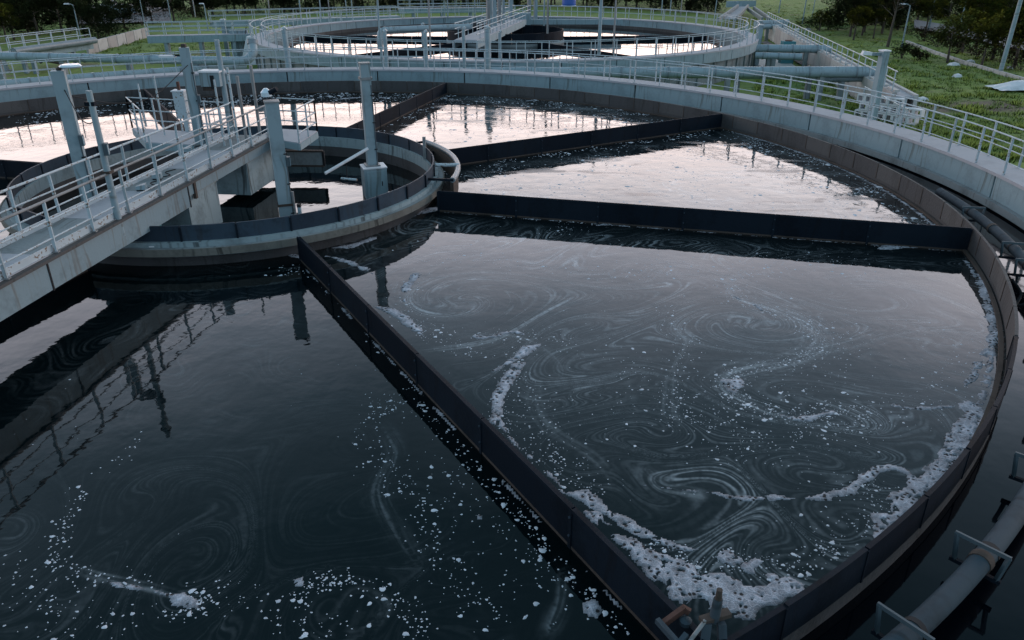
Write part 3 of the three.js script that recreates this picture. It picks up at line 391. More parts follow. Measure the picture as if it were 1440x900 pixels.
WALLS.forEach((a, k) => {
  const t = thing('baffle_wall', baffleWords[k], 'baffle', pol(6.4, a, 0)), d = pol(1, a, 0), s = V(-d.z, 0, d.x), pt = (r, o, y) => d.clone().multiplyScalar(r).addScaledVector(s, o).setY(y), len = 13.9, n = 6;
  for (let i = 0; i < n; i++) { const r0 = 6.45 + len * i / n + .012, r1 = 6.45 + len * (i + 1) / n - .012, w = .035; part(t, 'baffle_panel', g().hexa([pt(r0, -w, -.4), pt(r1, -w, -.4), pt(r1, w, -.4), pt(r0, w, -.4)], [pt(r0, -w, .6), pt(r1, -w, .6), pt(r1, w, .6), pt(r0, w, .6)]), i % 2 ? M.steelB : M.steel); }
  for (let i = 0; i <= n; i++) { const r = 6.45 + len * i / n; part(t, 'stiffener', g().hexa([pt(r - .03, -.05, -.6), pt(r + .03, -.05, -.6), pt(r + .03, .05, -.6), pt(r - .03, .05, -.6)], [pt(r - .03, -.05, .585), pt(r + .03, -.05, .585), pt(r + .03, .05, .585), pt(r - .03, .05, .585)]), M.steelB); }
  part(t, 'tide_line', g().hexa([pt(6.45, -.0375, -.02), pt(20.3, -.0375, -.02), pt(20.3, .0375, -.02), pt(6.45, .0375, -.02)], [pt(6.45, -.0375, .045), pt(20.3, -.0375, .045), pt(20.3, .0375, .045), pt(6.45, .0375, .045)]), M.rustdark, 'brown scum line just above the water');
  for (let i = 1; i < n; i++) for (const o of [-1, 1]) { const r = 6.45 + len * i / n; for (const y of [.2, .48]) part(t, 'bolt', g().tube(pt(r, o * .05, y), pt(r, o * .066, y), .018, .018, 6), M.rimsteel); }
  part(t, 'edge_bar', g().hexa([pt(6.45, .036, .555), pt(20.35, .036, .555), pt(20.35, .046, .555), pt(6.45, .046, .555)], [pt(6.45, .036, .612), pt(20.35, .036, .612), pt(20.35, .046, .612), pt(6.45, .046, .612)]), M.steelB);
});

// ---- centre well: concrete ring, dark steel plates on top, ledge outside
{
  const t = thing('center_well', 'round concrete well in the middle of the near tank with dark steel rim', 'well wall', V(0, -1, 0));
  part(t, 'concrete_ring', g().arcBox(5.88, 6.1, 0, 360, .27, .62, 120), M.stained); part(t, 'lower_wall', g().arcBox(5.885, 5.97, 0, 360, -1, .268, 120), M.oldwall, 'dark lower wall set back under the ledge, shade painted into its colour');  // lower wall: shade below the ledge is put into its dark colour
  part(t, 'ledge', g().arcBox(6.1, 6.25, 0, 360, .34, .50, 120), M.concrete, 'pale dirty ledge outside the rim');
  part(t, 'ledge_kerb', g().arcBox(6.25, 6.285, 0, 360, .34, .515, 120), M.kerb);
  for (let a = 0, i = 0; a < 359; a += 12, i++) { part(t, 'rim_plate', g().arcBox(5.95, 5.99, a + .12, a + 11.88, .52, 1.0 - .006 * (i % 2), 5), i % 3 === 1 ? M.rimsteelB : M.rimsteel); part(t, 'rim_post', g().arcBox(5.93, 6.03, a - .2, a + .2, .5, .97, 1), M.steelB); }
}
{ // pipe hoop at the side of the well
  const t = thing('hoop_pipe', 'grey pipe hoop bent round the outside of the centre well', 'pipe', pol(6.75, -15, .4));
  part(t, 'pipe', g().arcTube(6.72, .78, -38, 9, .085, 20, 8), M.pipegrey);
  part(t, 'cross_pipe', g().tube(pol(6.02, -4, .86), pol(6.75, -5, .82), .06), M.paint);
  part(t, 'skirt', g().arcBox(6.62, 6.72, -37, 8, .15, .72, 20), M.rustdark);
  for (const a of [-38, 9]) part(t, 'bracket', g().beam(pol(6.0, a, .78), pol(6.75, a, .78), .07, .07), M.steelB);
  one('rusty_stub_post', 'short rusty stub post on the rim of the centre well', 'post', g().box(...pol(5.92, -22, .6).toArray(), .1, .75, .1), M.paintrust, null);
}

// ---------------------------------------------------------------- footbridge
const BU = V(-.1028, 0, .9947), BN = V(.9947, 0, .1028), B = (s, t, y) => V(.527, y, 0).addScaledVector(BU, s).addScaledVector(BN, -t);
function slab(q, s0, s1, t0, t1, y0, y1) { return q.hexa([B(s0, t0, y0), B(s1, t0, y0), B(s1, t1, y0), B(s0, t1, y0)], [B(s0, t0, y1), B(s1, t0, y1), B(s1, t1, y1), B(s0, t1, y1)]); }
{
  const t = thing('footbridge', 'blue-grey footbridge with handrails leading to the centre of the near tank', 'bridge', B(4, .65, 0)), YD = 1.5;
  for (let s = -1.7, i = 0; s < 22.5; s += 2.2, i++) part(t, 'deck_slab', slab(g(), s + .006, Math.min(22.6, s + 2.194), .04, 1.26, YD - .12, YD + .003 * (i % 2)), i % 2 ? M.walk : M.concrete);
  part(t, 'girder', slab(g(), 4.05, 22.6, -.03, .05, YD - .62, YD - .075), M.girder, 'deep side beam streaked with rust'); part(t, 'girder', slab(g(), -1.7, 4.03, -.02, .05, YD - .36, YD - .075), M.girder);
  part(t, 'girder', slab(g(), -1.7, 22.6, 1.25, 1.33, YD - .5, YD - .01), M.fasciaB);
  part(t, 'edge_timber', slab(g(), -1.6, 22.6, -.09, .06, YD - .07, YD - .01), M.oldwallB, 'worn edging along the deck');
  part(t, 'toe_board', slab(g(), -1.6, 22.6, .07, .09, YD, YD + .15), M.paint); part(t, 'toe_board', slab(g(), -1.6, 22.6, 1.22, 1.245, YD, YD + .15), M.paint);
  for (const s of [4.04, 9.5, 15]) part(t, 'joint', slab(g(), s - .02, s + .02, -.045, -.028, YD - .64, YD - .08), M.black);
  const post = g().box(0, 0, 0, .055, 1.02, .04).build();
  for (const [tt, off] of [[.02, .2], [1.28, .75]]) {
    for (let s = -1.6 + off; s < 13; s += 1.32) { const m = put(t, 'post', post, rnd() < .3 ? M.paintB : M.paint, B(s + rr(-.05, .05), tt, YD - .03)); m.rotation.set(rr(-.02, .02), .1, rr(-.022, .022)); part(t, 'post_foot', g().box(m.position.x + t.position.x, YD - .005, m.position.z + t.position.z, .12, .02, .1, .1), M.paintrust); }
    for (const h of [.99, .62, .28]) part(t, 'rail', g().tube(B(-1.6, tt, YD + h), B(14, tt, YD + h), h > .9 ? .026 : .017, h > .9 ? .026 : .017, 6), h > .9 && tt < 1 ? M.paintrust : M.paint);
  }
  for (const [s, w, dep] of [[4.0, .1, .5], [-1.3, .12, .45]]) part(t, 'hanger', slab(g(), s - .35, s - .35 + w, -.06, .02, YD - dep, YD - .05), M.rustdark);
}
for (const [s0, s1, y0, label] of [[2.35, 4.0, -.4, 'tall stained concrete pier under the footbridge at the well rim'], [-1.5, .35, .12, 'low concrete pier block under the inner end of the footbridge']]) {
  const t = thing('bridge_pier', label, 'pier', B((s0 + s1) / 2, .65, y0));
  part(t, 'shaft', slab(g(), s0, s1, .06, 1.2, y0, 1.1), M.stained); part(t, 'cap', slab(g(), s0 - .05, s1 + .05, .02, 1.24, 1.1, 1.2), M.concrete);
}
{ // pier out in the water below the bridge, dark
  const t = thing('bridge_trestle', 'dark trestle under the footbridge outside the well rim', 'trestle', B(5.6, .6, -.5));
  part(t, 'leg', slab(g(), 5.3, 5.6, .1, .4, -.5, .86), M.teal); part(t, 'leg', slab(g(), 5.3, 5.6, .95, 1.2, -.5, .86), M.teal); part(t, 'cross_beam', slab(g(), 5.2, 5.7, .0, 1.3, .862, .99), M.steelB);
}
function deck(label, pts, y, rails, skip = []) {                 // small platform with railing
  const t = thing('platform', label, 'platform', pts[0].clone().setY(y)), q = pts.map((p) => p.clone());
  part(t, 'deck_slab', g().hexa(q.map((p) => p.clone().setY(y - .1)), q.map((p) => p.clone().setY(y))), M.walk);
  q.forEach((p, i) => { const n = q[(i + 1) % q.length]; part(t, 'edge_beam', g().beam(p.clone().setY(y - .13), n.clone().setY(y - .13), .05, .2), M.fascia); if (skip.includes(i)) return; const L = p.distanceTo(n), k = Math.max(1, Math.round(L / 1.1)); for (let j = 0; j <= k; j++) { const w = p.clone().lerp(n, j / k); part(t, 'post', g().box(w.x, y, w.z, .045, rails, .04), M.paint); } for (const h of [rails, rails * .6, rails * .28]) part(t, 'rail', g().tube(p.clone().setY(y + h), n.clone().setY(y + h), .02, .02, 6), M.paint); });
  return t;
}
deck('small square railed platform at the end of the footbridge', [P(373, 193, 1.5), P(395, 181, 1.5), P(446, 184, 1.5), P(421, 201, 1.5)], 1.5, 1.0, [0, 3]);
deck('long railed platform reaching behind the footbridge end', [P(186, 178, 1.5), P(330, 187, 1.5), P(300, 203, 1.5), P(205, 198, 1.5)], 1.46, 1.0, [2]);
{ // steel frame hanging in the well under the platform
  const t = thing('baffle_frame', 'dark rectangular steel frame hanging inside the centre well', 'frame', V(1, .3, -2.5)), y1 = .82, y0 = .32, a = V(-.3, 0, -2.55), b = V(2.05, 0, -2.5);
  for (const y of [y0, y1]) part(t, 'bar', g().beam(a.clone().setY(y), b.clone().setY(y), .1, .06), M.rustdark); part(t, 'bar', g().beam(b.clone().setY(y0), b.clone().setY(y1), .08, .08), M.black); part(t, 'plate', g().beam(a.clone().setY(.57), b.clone().setY(.57), .02, .44), M.concrete);
}

// ---------------------------------------------------------------- columns, cabinets and lamps on and round the bridge
function column(name, label, cat, x, z, y0, y1, w, m, cap) { const t = thing(name, label, cat, V(x, y0, z)); part(t, 'shaft', g().box(x, y0, z, w, y1 - y0, w, .35, .94), m); if (cap) part(t, 'cap', g().box(x, y1, z, w * 1.06, .035, w * 1.06, .35), M.paintrust); return t; }
{
  const a = column('steel_column', 'square grey column standing in the well where the long baffle meets its rim', 'column', 2.24, 2.98, -.6, 3.32, .36, M.column, true); part(a, 'clamp_band', g().box(2.24, .62, 2.98, .40, .06, .40, .35), M.rustdark); part(a, 'conduit', g().tube(V(2.5, -.4, 3.05), V(2.5, 1.0, 3.05), .04), M.paintrust);
  const l = thing('floodlight', 'small pale floodlight on top of a square grey column', 'floodlight', V(2.14, 3.34, 2.75)); part(l, 'head', g().lathe(2.05, 3.42, 2.72, [[.0, -.02], [.13, 0], [.14, .1], [.05, .2], [0, .21]], 12), M.lampglass); part(l, 'arm', g().tube(V(2.12, 3.5, 2.75), V(2.36, 3.62, 2.8), .06), M.steelB);
  const b = column('steel_column', 'tall round-edged white-grey column standing on the pale cabinet', 'column', 4.06, -.38, .86, 3.86, .30, M.column, true); part(b, 'collar', g().box(4.06, 3.42, -.38, .36, .07, .36, .35), M.paintrust);
  const c = thing('control_cabinet', 'pale metal cabinet at the foot of a column inside the well', 'cabinet', V(4.1, -.5, -.34)); part(c, 'case', g().box(4.1, -.5, -.34, .7, 1.33, .62, .35), M.column); part(c, 'lid', g().box(4.1, .83, -.34, .74, .035, .66, .35), M.white); const dr = part(c, 'door', g().box(4.1 + .5 * .7 * .94 * Math.sin(1.22) * 0 + .12, -.44, -.02, .56, 1.2, .02, .35), M.fascia); part(dr, 'handle', g().box(4.38, .3, -.09, .03, .14, .05, .35), M.black);
  const bm = thing('boom_bar', 'white bar slanting down from the column on the pale cabinet', 'bar', V(4, .9, -.2)); part(bm, 'tube', g().tube(V(4.0, 1.42, -.2), P(457, 244, .9), .05), M.white); part(bm, 'hanger', g().tube(P(487, 232, 1.1), P(488, 250, .74), .015), M.black); part(bm, 'float_bar', g().tube(P(480, 251, .7), P(502, 253, .7), .04), M.paint);
  const d = column('lamp_column', 'thick grey column with a flat disc lamp behind the footbridge', 'lamp post', -2.08, 4.63, -.5, 4.3, .30, M.column); part(d, 'arm', g().tube(V(-2.08, 4.3, 4.63), V(-1.95, 4.42, 4.6), .05), M.rustdark); part(d, 'lamp_disc', g().lathe(-1.78, 4.36, 4.6, [[0, 0], [.2, 0], [.24, .03], [.2, .07], [0, .09]], 18), M.lampglass);
  const base = P(166, 307, 1.5), e = thing('pole', 'thin grey pole clamped to the near edge of the footbridge', 'pole', base); part(e, 'shaft', g().tube(base.clone().setY(1.1), base.clone().setY(4.2), .075, .065, 8), M.column); part(e, 'bracket', g().box(base.x - .02, 3.9, base.z, .2, .08, .12), M.steelB); part(e, 'clamp', g().box(base.x, 2.5, base.z, .19, .05, .19), M.rustdark);
  const f = column('lamp_column', 'thick grey column with a flat side lamp at the end of the footbridge', 'lamp post', -1.24, -.66, 1.3, 4.28, .30, M.column); part(f, 'arm', g().tube(V(-1.24, 4.05, -.66), V(-1.62, 4.05, -.7), .025), M.steelB); part(f, 'lamp_head', g().box(-1.78, 4.0, -.7, .46, .06, .2), M.white); part(f, 'finial', g().box(-1.24, 4.28, -.66, .12, .1, .12), M.rustdark);
  const cab = P(262, 183, 1.5); const h = thing('switch_box', 'pale blue switch box on the platform beside the thick column', 'switch box', cab); part(h, 'case', g().box(cab.x, 1.9, cab.z, .36, .85, .3), M.paint); part(h, 'stand', g().box(cab.x + .05, 1.46, cab.z, .14, .44, .12), M.paint); part(h, 'lid', g().box(cab.x, 2.75, cab.z, .42, .04, .36), M.white); part(h, 'chimney', g().box(cab.x, 2.79, cab.z, .08, .26, .08), M.rust);
  const q = P(325, 187, 1.5), p5 = thing('pole', 'tall dark pole carrying the white box unit by the platform', 'pole', q); part(p5, 'shaft', g().tube(q.clone().setY(1.3), q.clone().setY(4.36), .10, .08, 8), M.column);
  const u = thing('drive_unit', 'white box unit hung on the tall dark pole above the platform', 'box', V(q.x - .28, 3.0, q.z)); part(u, 'housing', g().box(q.x - .3, 3.0, q.z + .05, .62, .42, .5), M.column); part(u, 'cover', g().box(q.x - .3, 3.42, q.z + .05, .68, .05, .56), M.white); part(u, 'slot', g().box(q.x - .22, 2.92, q.z + .31, .12, .42, .03), M.black); part(u, 'mount', g().box(q.x - .45, 2.86, q.z + .05, .3, .14, .3), M.rustdark);
  for (const [t2, x, z, y, w] of [[a, 2.24, 2.98, -.1, .36], [d, -2.08, 4.63, .2, .3], [f, -1.24, -.66, 1.46, .3], [b, 4.06, -.38, .866, .3]]) { part(t2, 'base_flange', g().box(x, y, z, w * 1.5, .04, w * 1.5, .35), M.paintrust); part(t2, 'conduit', g().path([V(x + w * .62, y, z + .1), V(x + w * .60, y + 1.2, z + .1), V(x + w * .56, y + 2.4, z + .09)], .018, 6), M.bracket); for (const hh of [.5, 1.3, 2.1]) part(t2, 'conduit_clip', g().box(x + w * .56, y + hh, z + .08, .09, .03, .09, .35), M.black); }
  for (const [t2, x, y, z] of [[a, 2.5, 1.7, 3.06], [d, -1.86, 2.6, 4.72], [f, -1.03, 2.7, -.58], [e, base.x + .1, 2.9, base.z + .03]]) { part(t2, 'junction_box', g().box(x, y, z, .1, .24, .18, .35), M.bracket); part(t2, 'junction_lid', g().box(x + .055, y + .02, z + .02, .012, .2, .14, .35), M.column); }
  for (const [label, q0, q1, sag] of [['thin cable slung from the thin pole to the disc lamp column', base.clone().setY(3.6), V(-2.0, 3.9, 4.7), .35], ['thin cable slung from the disc lamp column to the end of the footbridge', V(-1.95, 3.7, 4.5), V(-1.15, 3.8, -.5), .55]]) one('slung_cable', label, 'cable', g().bend([q0, q0.clone().lerp(q1, .3).add(V(0, -sag * .8, 0)), q0.clone().lerp(q1, .6).add(V(0, -sag, 0)), q1], .012, 5, 20), M.black, null, q0);
  const thin = [[337, 210, 95, .035, 'thin upright pipe beside the tall dark pole'], [348, 206, 107, .045, 'dark upright pipe between the thin pipe and the platform rail'], [367, 196, 92, .05, 'upright pipe at the corner where the platform leaves the footbridge'], [316, 205, 112, .03, 'slim rod standing behind the white box unit'], [206, 178, 118, .028, 'slim rod at the far end of the long platform'], [232, 190, 106, .03, 'slim rod in the middle of the long platform']];
  for (const [px, py, top, r, label] of thin) { const b2 = P(px, py, 1.5), hh = topAt(b2, top); one('upright_pipe', label, 'pipe', g().tube(b2, b2.clone().setY(1.5 + hh), r, r, 7), r > .04 ? M.paintrust : M.paint, null, b2); }
  const fl = [[200, 268, 'small floodlight lying on the deck of the footbridge'], [222, 252, 'white lamp housing lying on the footbridge deck'], [265, 215, 'white bent sheet lying on the footbridge near the thick column']];
  for (const [px, py, label] of fl) { const w = P(px, py, 1.5), o = thing('deck_light', label, 'lamp', w); part(o, 'housing', g().hexa([V(w.x - .12, 1.54, w.z - .08), V(w.x + .10, 1.53, w.z - .10), V(w.x + .12, 1.54, w.z + .09), V(w.x - .10, 1.54, w.z + .10)], [V(w.x - .15, 1.61, w.z - .06), V(w.x + .09, 1.68, w.z - .10), V(w.x + .12, 1.66, w.z + .06), V(w.x - .11, 1.62, w.z + .08)]), M.column); part(o, 'bracket', g().box(w.x - .02, 1.5, w.z + .02, 0.16, .05, .12), M.black); part(o, 'cable', g().bend([V(w.x, 1.53, w.z), V(w.x + .2, 1.53, w.z - .3), V(w.x - .05, 1.53, w.z - .6), V(w.x + .1, 1.53, w.z - .9)], .014, 5, 14), M.black); }
  const v = thing('valve_rod', 'blue valve rod on the outside of the centre well rim', 'valve', pol(6.15, 55, .5)), vb = P(424, 318, .5); part(v, 'rod', g().tube(vb.clone().setY(.45), vb.clone().setY(1.0), .05), M.pipe); part(v, 'foot', g().box(vb.x, .4, vb.z, .16, .1, .16), M.white); part(v, 'cap', g().box(vb.x, 1.0, vb.z, .09, .08, .09), M.black);
  const ls = P(232, 345, .52); one('loose_sheet', 'pale loose sheet lying on the ledge of the centre well', 'sheet', g().hexa([V(ls.x - .5, .525, ls.z - .08), V(ls.x + .45, .525, ls.z - .16), V(ls.x + .6, .525, ls.z + .02), V(ls.x - .3, .525, ls.z + .16)], [V(ls.x - .5, .55, ls.z - .08), V(ls.x + .45, .56, ls.z - .16), V(ls.x + .6, .55, ls.z + .02), V(ls.x - .3, .55, ls.z + .16)]), M.white, null, ls);
}

// ---------------------------------------------------------------- pipe in the outer channel, on frames
{
  const t = thing('channel_pipe', 'long grey pipe on brackets curving through the outer channel', 'pipe', pol(21.2, 30, -.6));
  for (let a = 1.6, i = 0; a < 66; a += 9.6, i++) { part(t, 'pipe_length', g().arcTube(21.24, .3, a, Math.min(a + 9.55, 66), .122, 14, 14), i % 2 ? M.pipeold : M.pipeoldB); part(t, 'flange', g().arcTube(21.24, .3, a + 9.3, a + 9.62, .137, 1, 14), M.rustdark); }
  for (const a of [7.6, 15.6, 18.9, 27, 36, 43, 49.3, 54.2, 60]) {
    const d = pol(1, a, 0), s = V(-d.z, 0, d.x), q = (r, y, o = 0) => d.clone().multiplyScalar(r).addScaledVector(s, o).setY(y), f = part(t, 'bracket', g().beam(q(20.9, .48), q(21.5, .48), .03, .05), M.bracket);
    for (const [r0, r1, y0, y1] of [[20.92, 20.97, .48, .12], [21.48, 21.43, .48, .12]]) part(f, 'strut', g().beam(q(r0, y0), q(r1, y1), .035, .05), M.bracket); part(f, 'cradle', g().beam(q(20.92, .11), q(21.48, .11), .05, .05), M.steelB); part(f, 'strap', g().arcTube(21.24, .3, a - .55, a - .35, .131, 1, 14), M.black);
  }
  const b = P(1430, 415, .1), k = thing('cable_loop', 'black cable loop hanging beside the channel pipe', 'cable', b); part(k, 'loop', g().bend([V(b.x, .35, b.z - .3), V(b.x + .15, .1, b.z - .1), V(b.x - .05, -.08, b.z + .15), V(b.x + .2, .2, b.z + .4), V(b.x + .1, .4, b.z + .6)], .03, 6, 20), M.black);
}
// ---------------------------------------------------------------- gate gear at the corner of the long baffle and the weir
{
  const o = pol(20.2, 59.6, .6), t = thing('gate_gear', 'rusty bracket and spindle frame where the long baffle meets the weir', 'gate gear', o), Q = (px, py, y) => P(px, py, y);
  part(t, 'rust_bracket', g().beam(Q(933, 877, .62), Q(963, 855, .70), .05, .07), M.rust, 'rusty flat bar'); part(t, 'rust_bracket', g().beam(Q(958, 854, .70), Q(970, 861, .67), .04, .07), M.rust);
  part(t, 'angle_bar', g().beam(Q(924, 872, .66), Q(962, 915, .62), .05, .06), M.pipeoldB); part(t, 'shackle', g().lathe(...Q(964, 874, .62).toArray(), [[0, -.04], [.06, -.03], [.065, .02], [.03, .04], [0, .045]], 10), M.pipeold);
  part(t, 'spindle', g().tube(Q(1004, 872, .72), V(Q(1004, 872, .72).x + .01, 1.0, Q(1004, 872, .72).z), .055, .045, 10), M.pipeoldB); const sp = Q(1004, 872, .72); part(t, 'spindle_nut', g().tube(V(sp.x + .01, 1.0, sp.z), V(sp.x + .01, 1.12, sp.z), .035, .03, 8), M.rustdark);
  part(t, 'leg', g().beam(sp.clone().add(V(-.08, .02, .05)), sp.clone().add(V(-.14, -.6, .26)), .09, .09), M.pipeoldB); part(t, 'leg', g().beam(sp.clone().add(V(.06, .02, .05)), sp.clone().add(V(.12, -.6, .2)), .08, .08), M.pipeoldB); part(t, 'yoke', g().beam(sp.clone().add(V(-.14, .03, .04)), sp.clone().add(V(.16, .05, -.05)), .09, .05), M.rustdark);
  part(t, 'rod', g().tube(sp.clone().add(V(-.1, .05, .05)), sp.clone().add(V(-.42, -.2, .3)), .022), M.paintrust); part(t, 'plate', g().beam(sp.clone().add(V(-.42, -.16, .25)), sp.clone().add(V(-.28, -.1, .12)), .05, .16), M.pipeold); part(t, 'plate', g().beam(sp.clone().add(V(-.36, -.2, .32)), sp.clone().add(V(-.16, -.14, .24)), .05, .05), M.pipeold);
}

// ---------------------------------------------------------------- the second tank behind
const C2 = [7.8, -47.8];
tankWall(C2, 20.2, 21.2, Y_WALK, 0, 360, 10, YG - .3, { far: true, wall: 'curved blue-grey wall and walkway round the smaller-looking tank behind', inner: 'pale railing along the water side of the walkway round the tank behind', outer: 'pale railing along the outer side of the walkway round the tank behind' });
setting('tank_water', sector(0, 20.25, 0, 360, .15, C2, 60), wFlat);
{
  const t = thing('weir_wall', 'dark weir wall inside the tank behind', 'weir', V(C2[0], -1, C2[1])); for (let a = 0, i = 0; a < 360; a += 8, i++) part(t, 'weir_panel', g().arcBox(18.2, 18.3, a + .05, a + 7.95, -1, .42, 5, C2), i % 3 ? M.oldwall : M.oldwallB);
  const w = thing('center_well', 'dark round well in the middle of the tank behind', 'well wall', V(C2[0], -1, C2[1])); for (let a = 0, i = 0; a < 360; a += 12, i++) part(w, 'rim_plate', g().arcBox(5.0, 5.06, a + .1, a + 11.9, .3, 1.15, 5, C2), i % 2 ? M.steel : M.steelB); part(w, 'concrete_ring', g().arcBox(4.9, 5.15, 0, 360, -1, .35, 60, C2), M.concrete);
  const words = ['reaching towards the raised channel', 'reaching towards the walkway on legs', 'starting below the column cluster', 'reaching towards the round flanges'];
  [-6, 186, 128, 58].forEach((a, k) => { const d = pol(1, a, 0), s = V(-d.z, 0, d.x), pt = (r, o, y) => d.clone().multiplyScalar(r).addScaledVector(s, o).add(V(C2[0], y, C2[1])); const b = thing('baffle_wall', 'dark baffle ' + words[k] + ' in the tank behind', 'baffle', pt(5, 0, 0)); for (let i = 0; i < 4; i++) { const r0 = 5.1 + i * 3.26, r1 = r0 + 3.23; part(b, 'baffle_panel', g().hexa([pt(r0, -.05, .05), pt(r1, -.05, .05), pt(r1, .05, .05), pt(r0, .05, .05)], [pt(r0, -.05, .5), pt(r1, -.05, .5), pt(r1, .05, .5), pt(r0, .05, .5)]), i % 2 ? M.steel : M.steelB); } });
  // bridge of the tank behind, with its forest of columns
  const A = P(727, 27, 1.6), Z = P(655, 56, 1.6), dir = V().subVectors(Z, A).normalize(), sd = V(dir.z, 0, -dir.x), b = thing('footbridge', 'footbridge crowded with columns in the tank behind', 'bridge', A.clone().setY(0)), q = (s, o, y) => A.clone().addScaledVector(dir, s).addScaledVector(sd, o).setY(y), L = A.distanceTo(Z);
  part(b, 'deck_slab', g().hexa([q(-3, -.8, 1.4), q(L, -.8, 1.4), q(L, .8, 1.4), q(-3, .8, 1.4)], [q(-3, -.8, 1.6), q(L, -.8, 1.6), q(L, .8, 1.6), q(-3, .8, 1.6)]), M.walk);
  for (const o of [-.78, .78]) { part(b, 'girder', g().beam(q(-3, o * 1.06, 1.3), q(L, o * 1.06, 1.3), .06, .5), M.fascia); for (const h of [1.05, .7, .35]) part(b, 'rail', g().tube(q(-3, o, 1.6 + h), q(L, o, 1.6 + h), .03, .03, 5), M.paint); for (let s = -3; s <= L; s += 1.5) { const w = q(s, o, 1.6); part(b, 'post', g().box(w.x, 1.6, w.z, .05, 1.05, .05), M.paint); } }
  const pp = thing('pump_platform', 'blue-grey drive platform over the well of the tank behind', 'platform', V(C2[0] + 1, .5, C2[1])), pc = P(735, 26, 1.6); part(pp, 'housing', g().box(pc.x, 1.0, pc.z, 1.5, 1.1, 1.4), M.fascia); part(pp, 'lower_box', g().box(pc.x - .3, .1, pc.z + .4, .9, .9, .9), M.column); part(pp, 'lower_box', g().box(pc.x + .4, -.1, pc.z + .8, .8, .7, .8), M.fascia); part(pp, 'side_beam', g().box(pc.x + 5, 1.05, pc.z - .5, 9, .45, .4), M.fascia);
  const cols = [[687, 48, .13], [690, 40, .1], [695, 38, .16], [702, 34, .14], [708, 36, .1], [718, 28, .16], [744, 22, .17], [753, 22, .16], [765, 30, .06], [770, 40, .07]]; cols.forEach(([px, py, r], i) => { const w = P(px, py, 1.5); one('bridge_column', 'tall grey column in the cluster on the bridge of the tank behind', 'column', g().box(w.x, w.y - .4, w.z, r * 2, i < 8 ? 5.2 : 6, r * 2, .3, .95), i % 3 ? M.column : M.paintrust, 'columns crowding the bridge of the tank behind', w); });
  const pu = P(540, 42, 2.3), pv = P(662, 37, 2.3), bp = thing('blue_pipe', 'pale blue pipe crossing over the tank behind', 'pipe', pu); part(bp, 'pipe', g().tube(pu, pv, .2, .2, 10), M.pipe); part(bp, 'elbow', g().bend([pu.clone().add(V(.1, 0, 0)), pu.clone().add(V(-.2, -.1, .1)), pu.clone().add(V(-.3, -.5, .2)), pu.clone().add(V(-.3, -1.2, .2))], .2, 8, 12), M.pipe);
}
// ---------------------------------------------------------------- risers and pipes between the tanks
for (const [px, py, top, r, label] of [[391, 106, 42, .16, 'square blue riser column standing on the far curve of the near walkway'], [544, 97, 45, .13, 'blue riser with bent top behind the far walkway'], [600, 97, 46, .12, 'blue riser with capped top behind the far walkway'], [653, 97, 41, .1, 'slim blue riser behind the far walkway'], [686, 97, 40, .17, 'thick blue riser below the column cluster'], [703, 80, 46, .1, 'blue riser with pipe arch below the column cluster'], [595, 60, 35, .12, 'short blue riser standing in the tank behind']]) {
  const b = P(px, py, .7), d = b.clone(); if (d.z > -24 && Math.abs(d.x) < 9 && top > 39 && px < 700) d.z = Math.min(d.z, -24.1); const h = topAt(d, top); const t = thing('riser', label, 'riser', d); part(t, 'pipe', g().tube(d.clone().setY(YG), d.clone().setY(d.y + h), r, r, 9), M.pipe); part(t, 'cap', g().tube(d.clone().setY(d.y + h), d.clone().add(V(.12, h + .12, 0)), r * 1.1, r * .8, 9), M.paint);
}
function longPipe(label, a, b, r, m, name = 'long_pipe', rings = 6, legs = 0) { const t = thing(name, label, 'pipe', a); part(t, 'pipe', g().tube(a, b, r, r, 14), m); for (let i = 0; i <= rings; i++) { const k = a.clone().lerp(b, (i + .5) / (rings + 1)), d = b.clone().sub(a).normalize().multiplyScalar(.05); part(t, 'flange', g().tube(k.clone().sub(d), k.clone().add(d), r * 1.12, r * 1.12, 14), M.pipegrey); } for (let i = 0; i < legs; i++) { const k = a.clone().lerp(b, (i + .4) / legs); part(t, 'support', g().box(k.x, YG, k.z, .3, k.y - YG - r * .8, .3), M.concrete); } return t; }
longPipe('large pale pipe running behind the near walkway towards the grass', V(2.2, .35, -25.6), P(1236, 101, .45), .32, M.pipe, 'long_pipe', 9, 5);
longPipe('lower pale pipe beside the large pipe near the grass', P(900, 103, .1), P(1200, 108, .1), .24, M.pipe, 'long_pipe', 5, 3);
longPipe('short stub pipe under the end of the large pipe', P(1150, 111, .0), P(1236, 110, .05), .2, M.pipegrey, 'long_pipe', 2, 1);
longPipe('pale pipe running low behind the near walkway under the overhead pipe', P(-30, 122, .45), P(345, 93, .45), .27, M.pipe, 'long_pipe', 8, 4);
{ const t = longPipe('thick overhead pipe ending in an upturned elbow beside the tank behind', P(-40, 78, 1.0), P(335, 86, 1.0), .26, M.pipe, 'long_pipe', 7, 4), e = P(335, 86, 1.0); part(t, 'elbow', g().bend([e.clone().add(V(-.2, 0, 0)), e.clone().add(V(.5, .05, -.1)), e.clone().add(V(.85, .5, -.4)), e.clone().add(V(.8, 1.0, -.7))], .27, 10, 16), M.pipe); part(t, 'collar', g().tube(e.clone().add(V(.8, .9, -.68)), e.clone().add(V(.8, 1.15, -.78)), .33, .33, 12), M.pipegrey); }
longPipe('upper pipe between the tank behind and the raised channel', P(1062, 68, .3), P(1166, 69, .3), .3, M.pipe, 'long_pipe', 2, 2);
longPipe('lower pipe between the tank behind and the raised channel', P(1062, 78, .1), P(1128, 80, .1), .24, M.pipe, 'long_pipe', 2, 1);
longPipe('far upper pipe of the pair beyond the tank behind', P(1062, 33, .4), P(1108, 31, .4), .28, M.pipe, 'long_pipe', 2, 1);
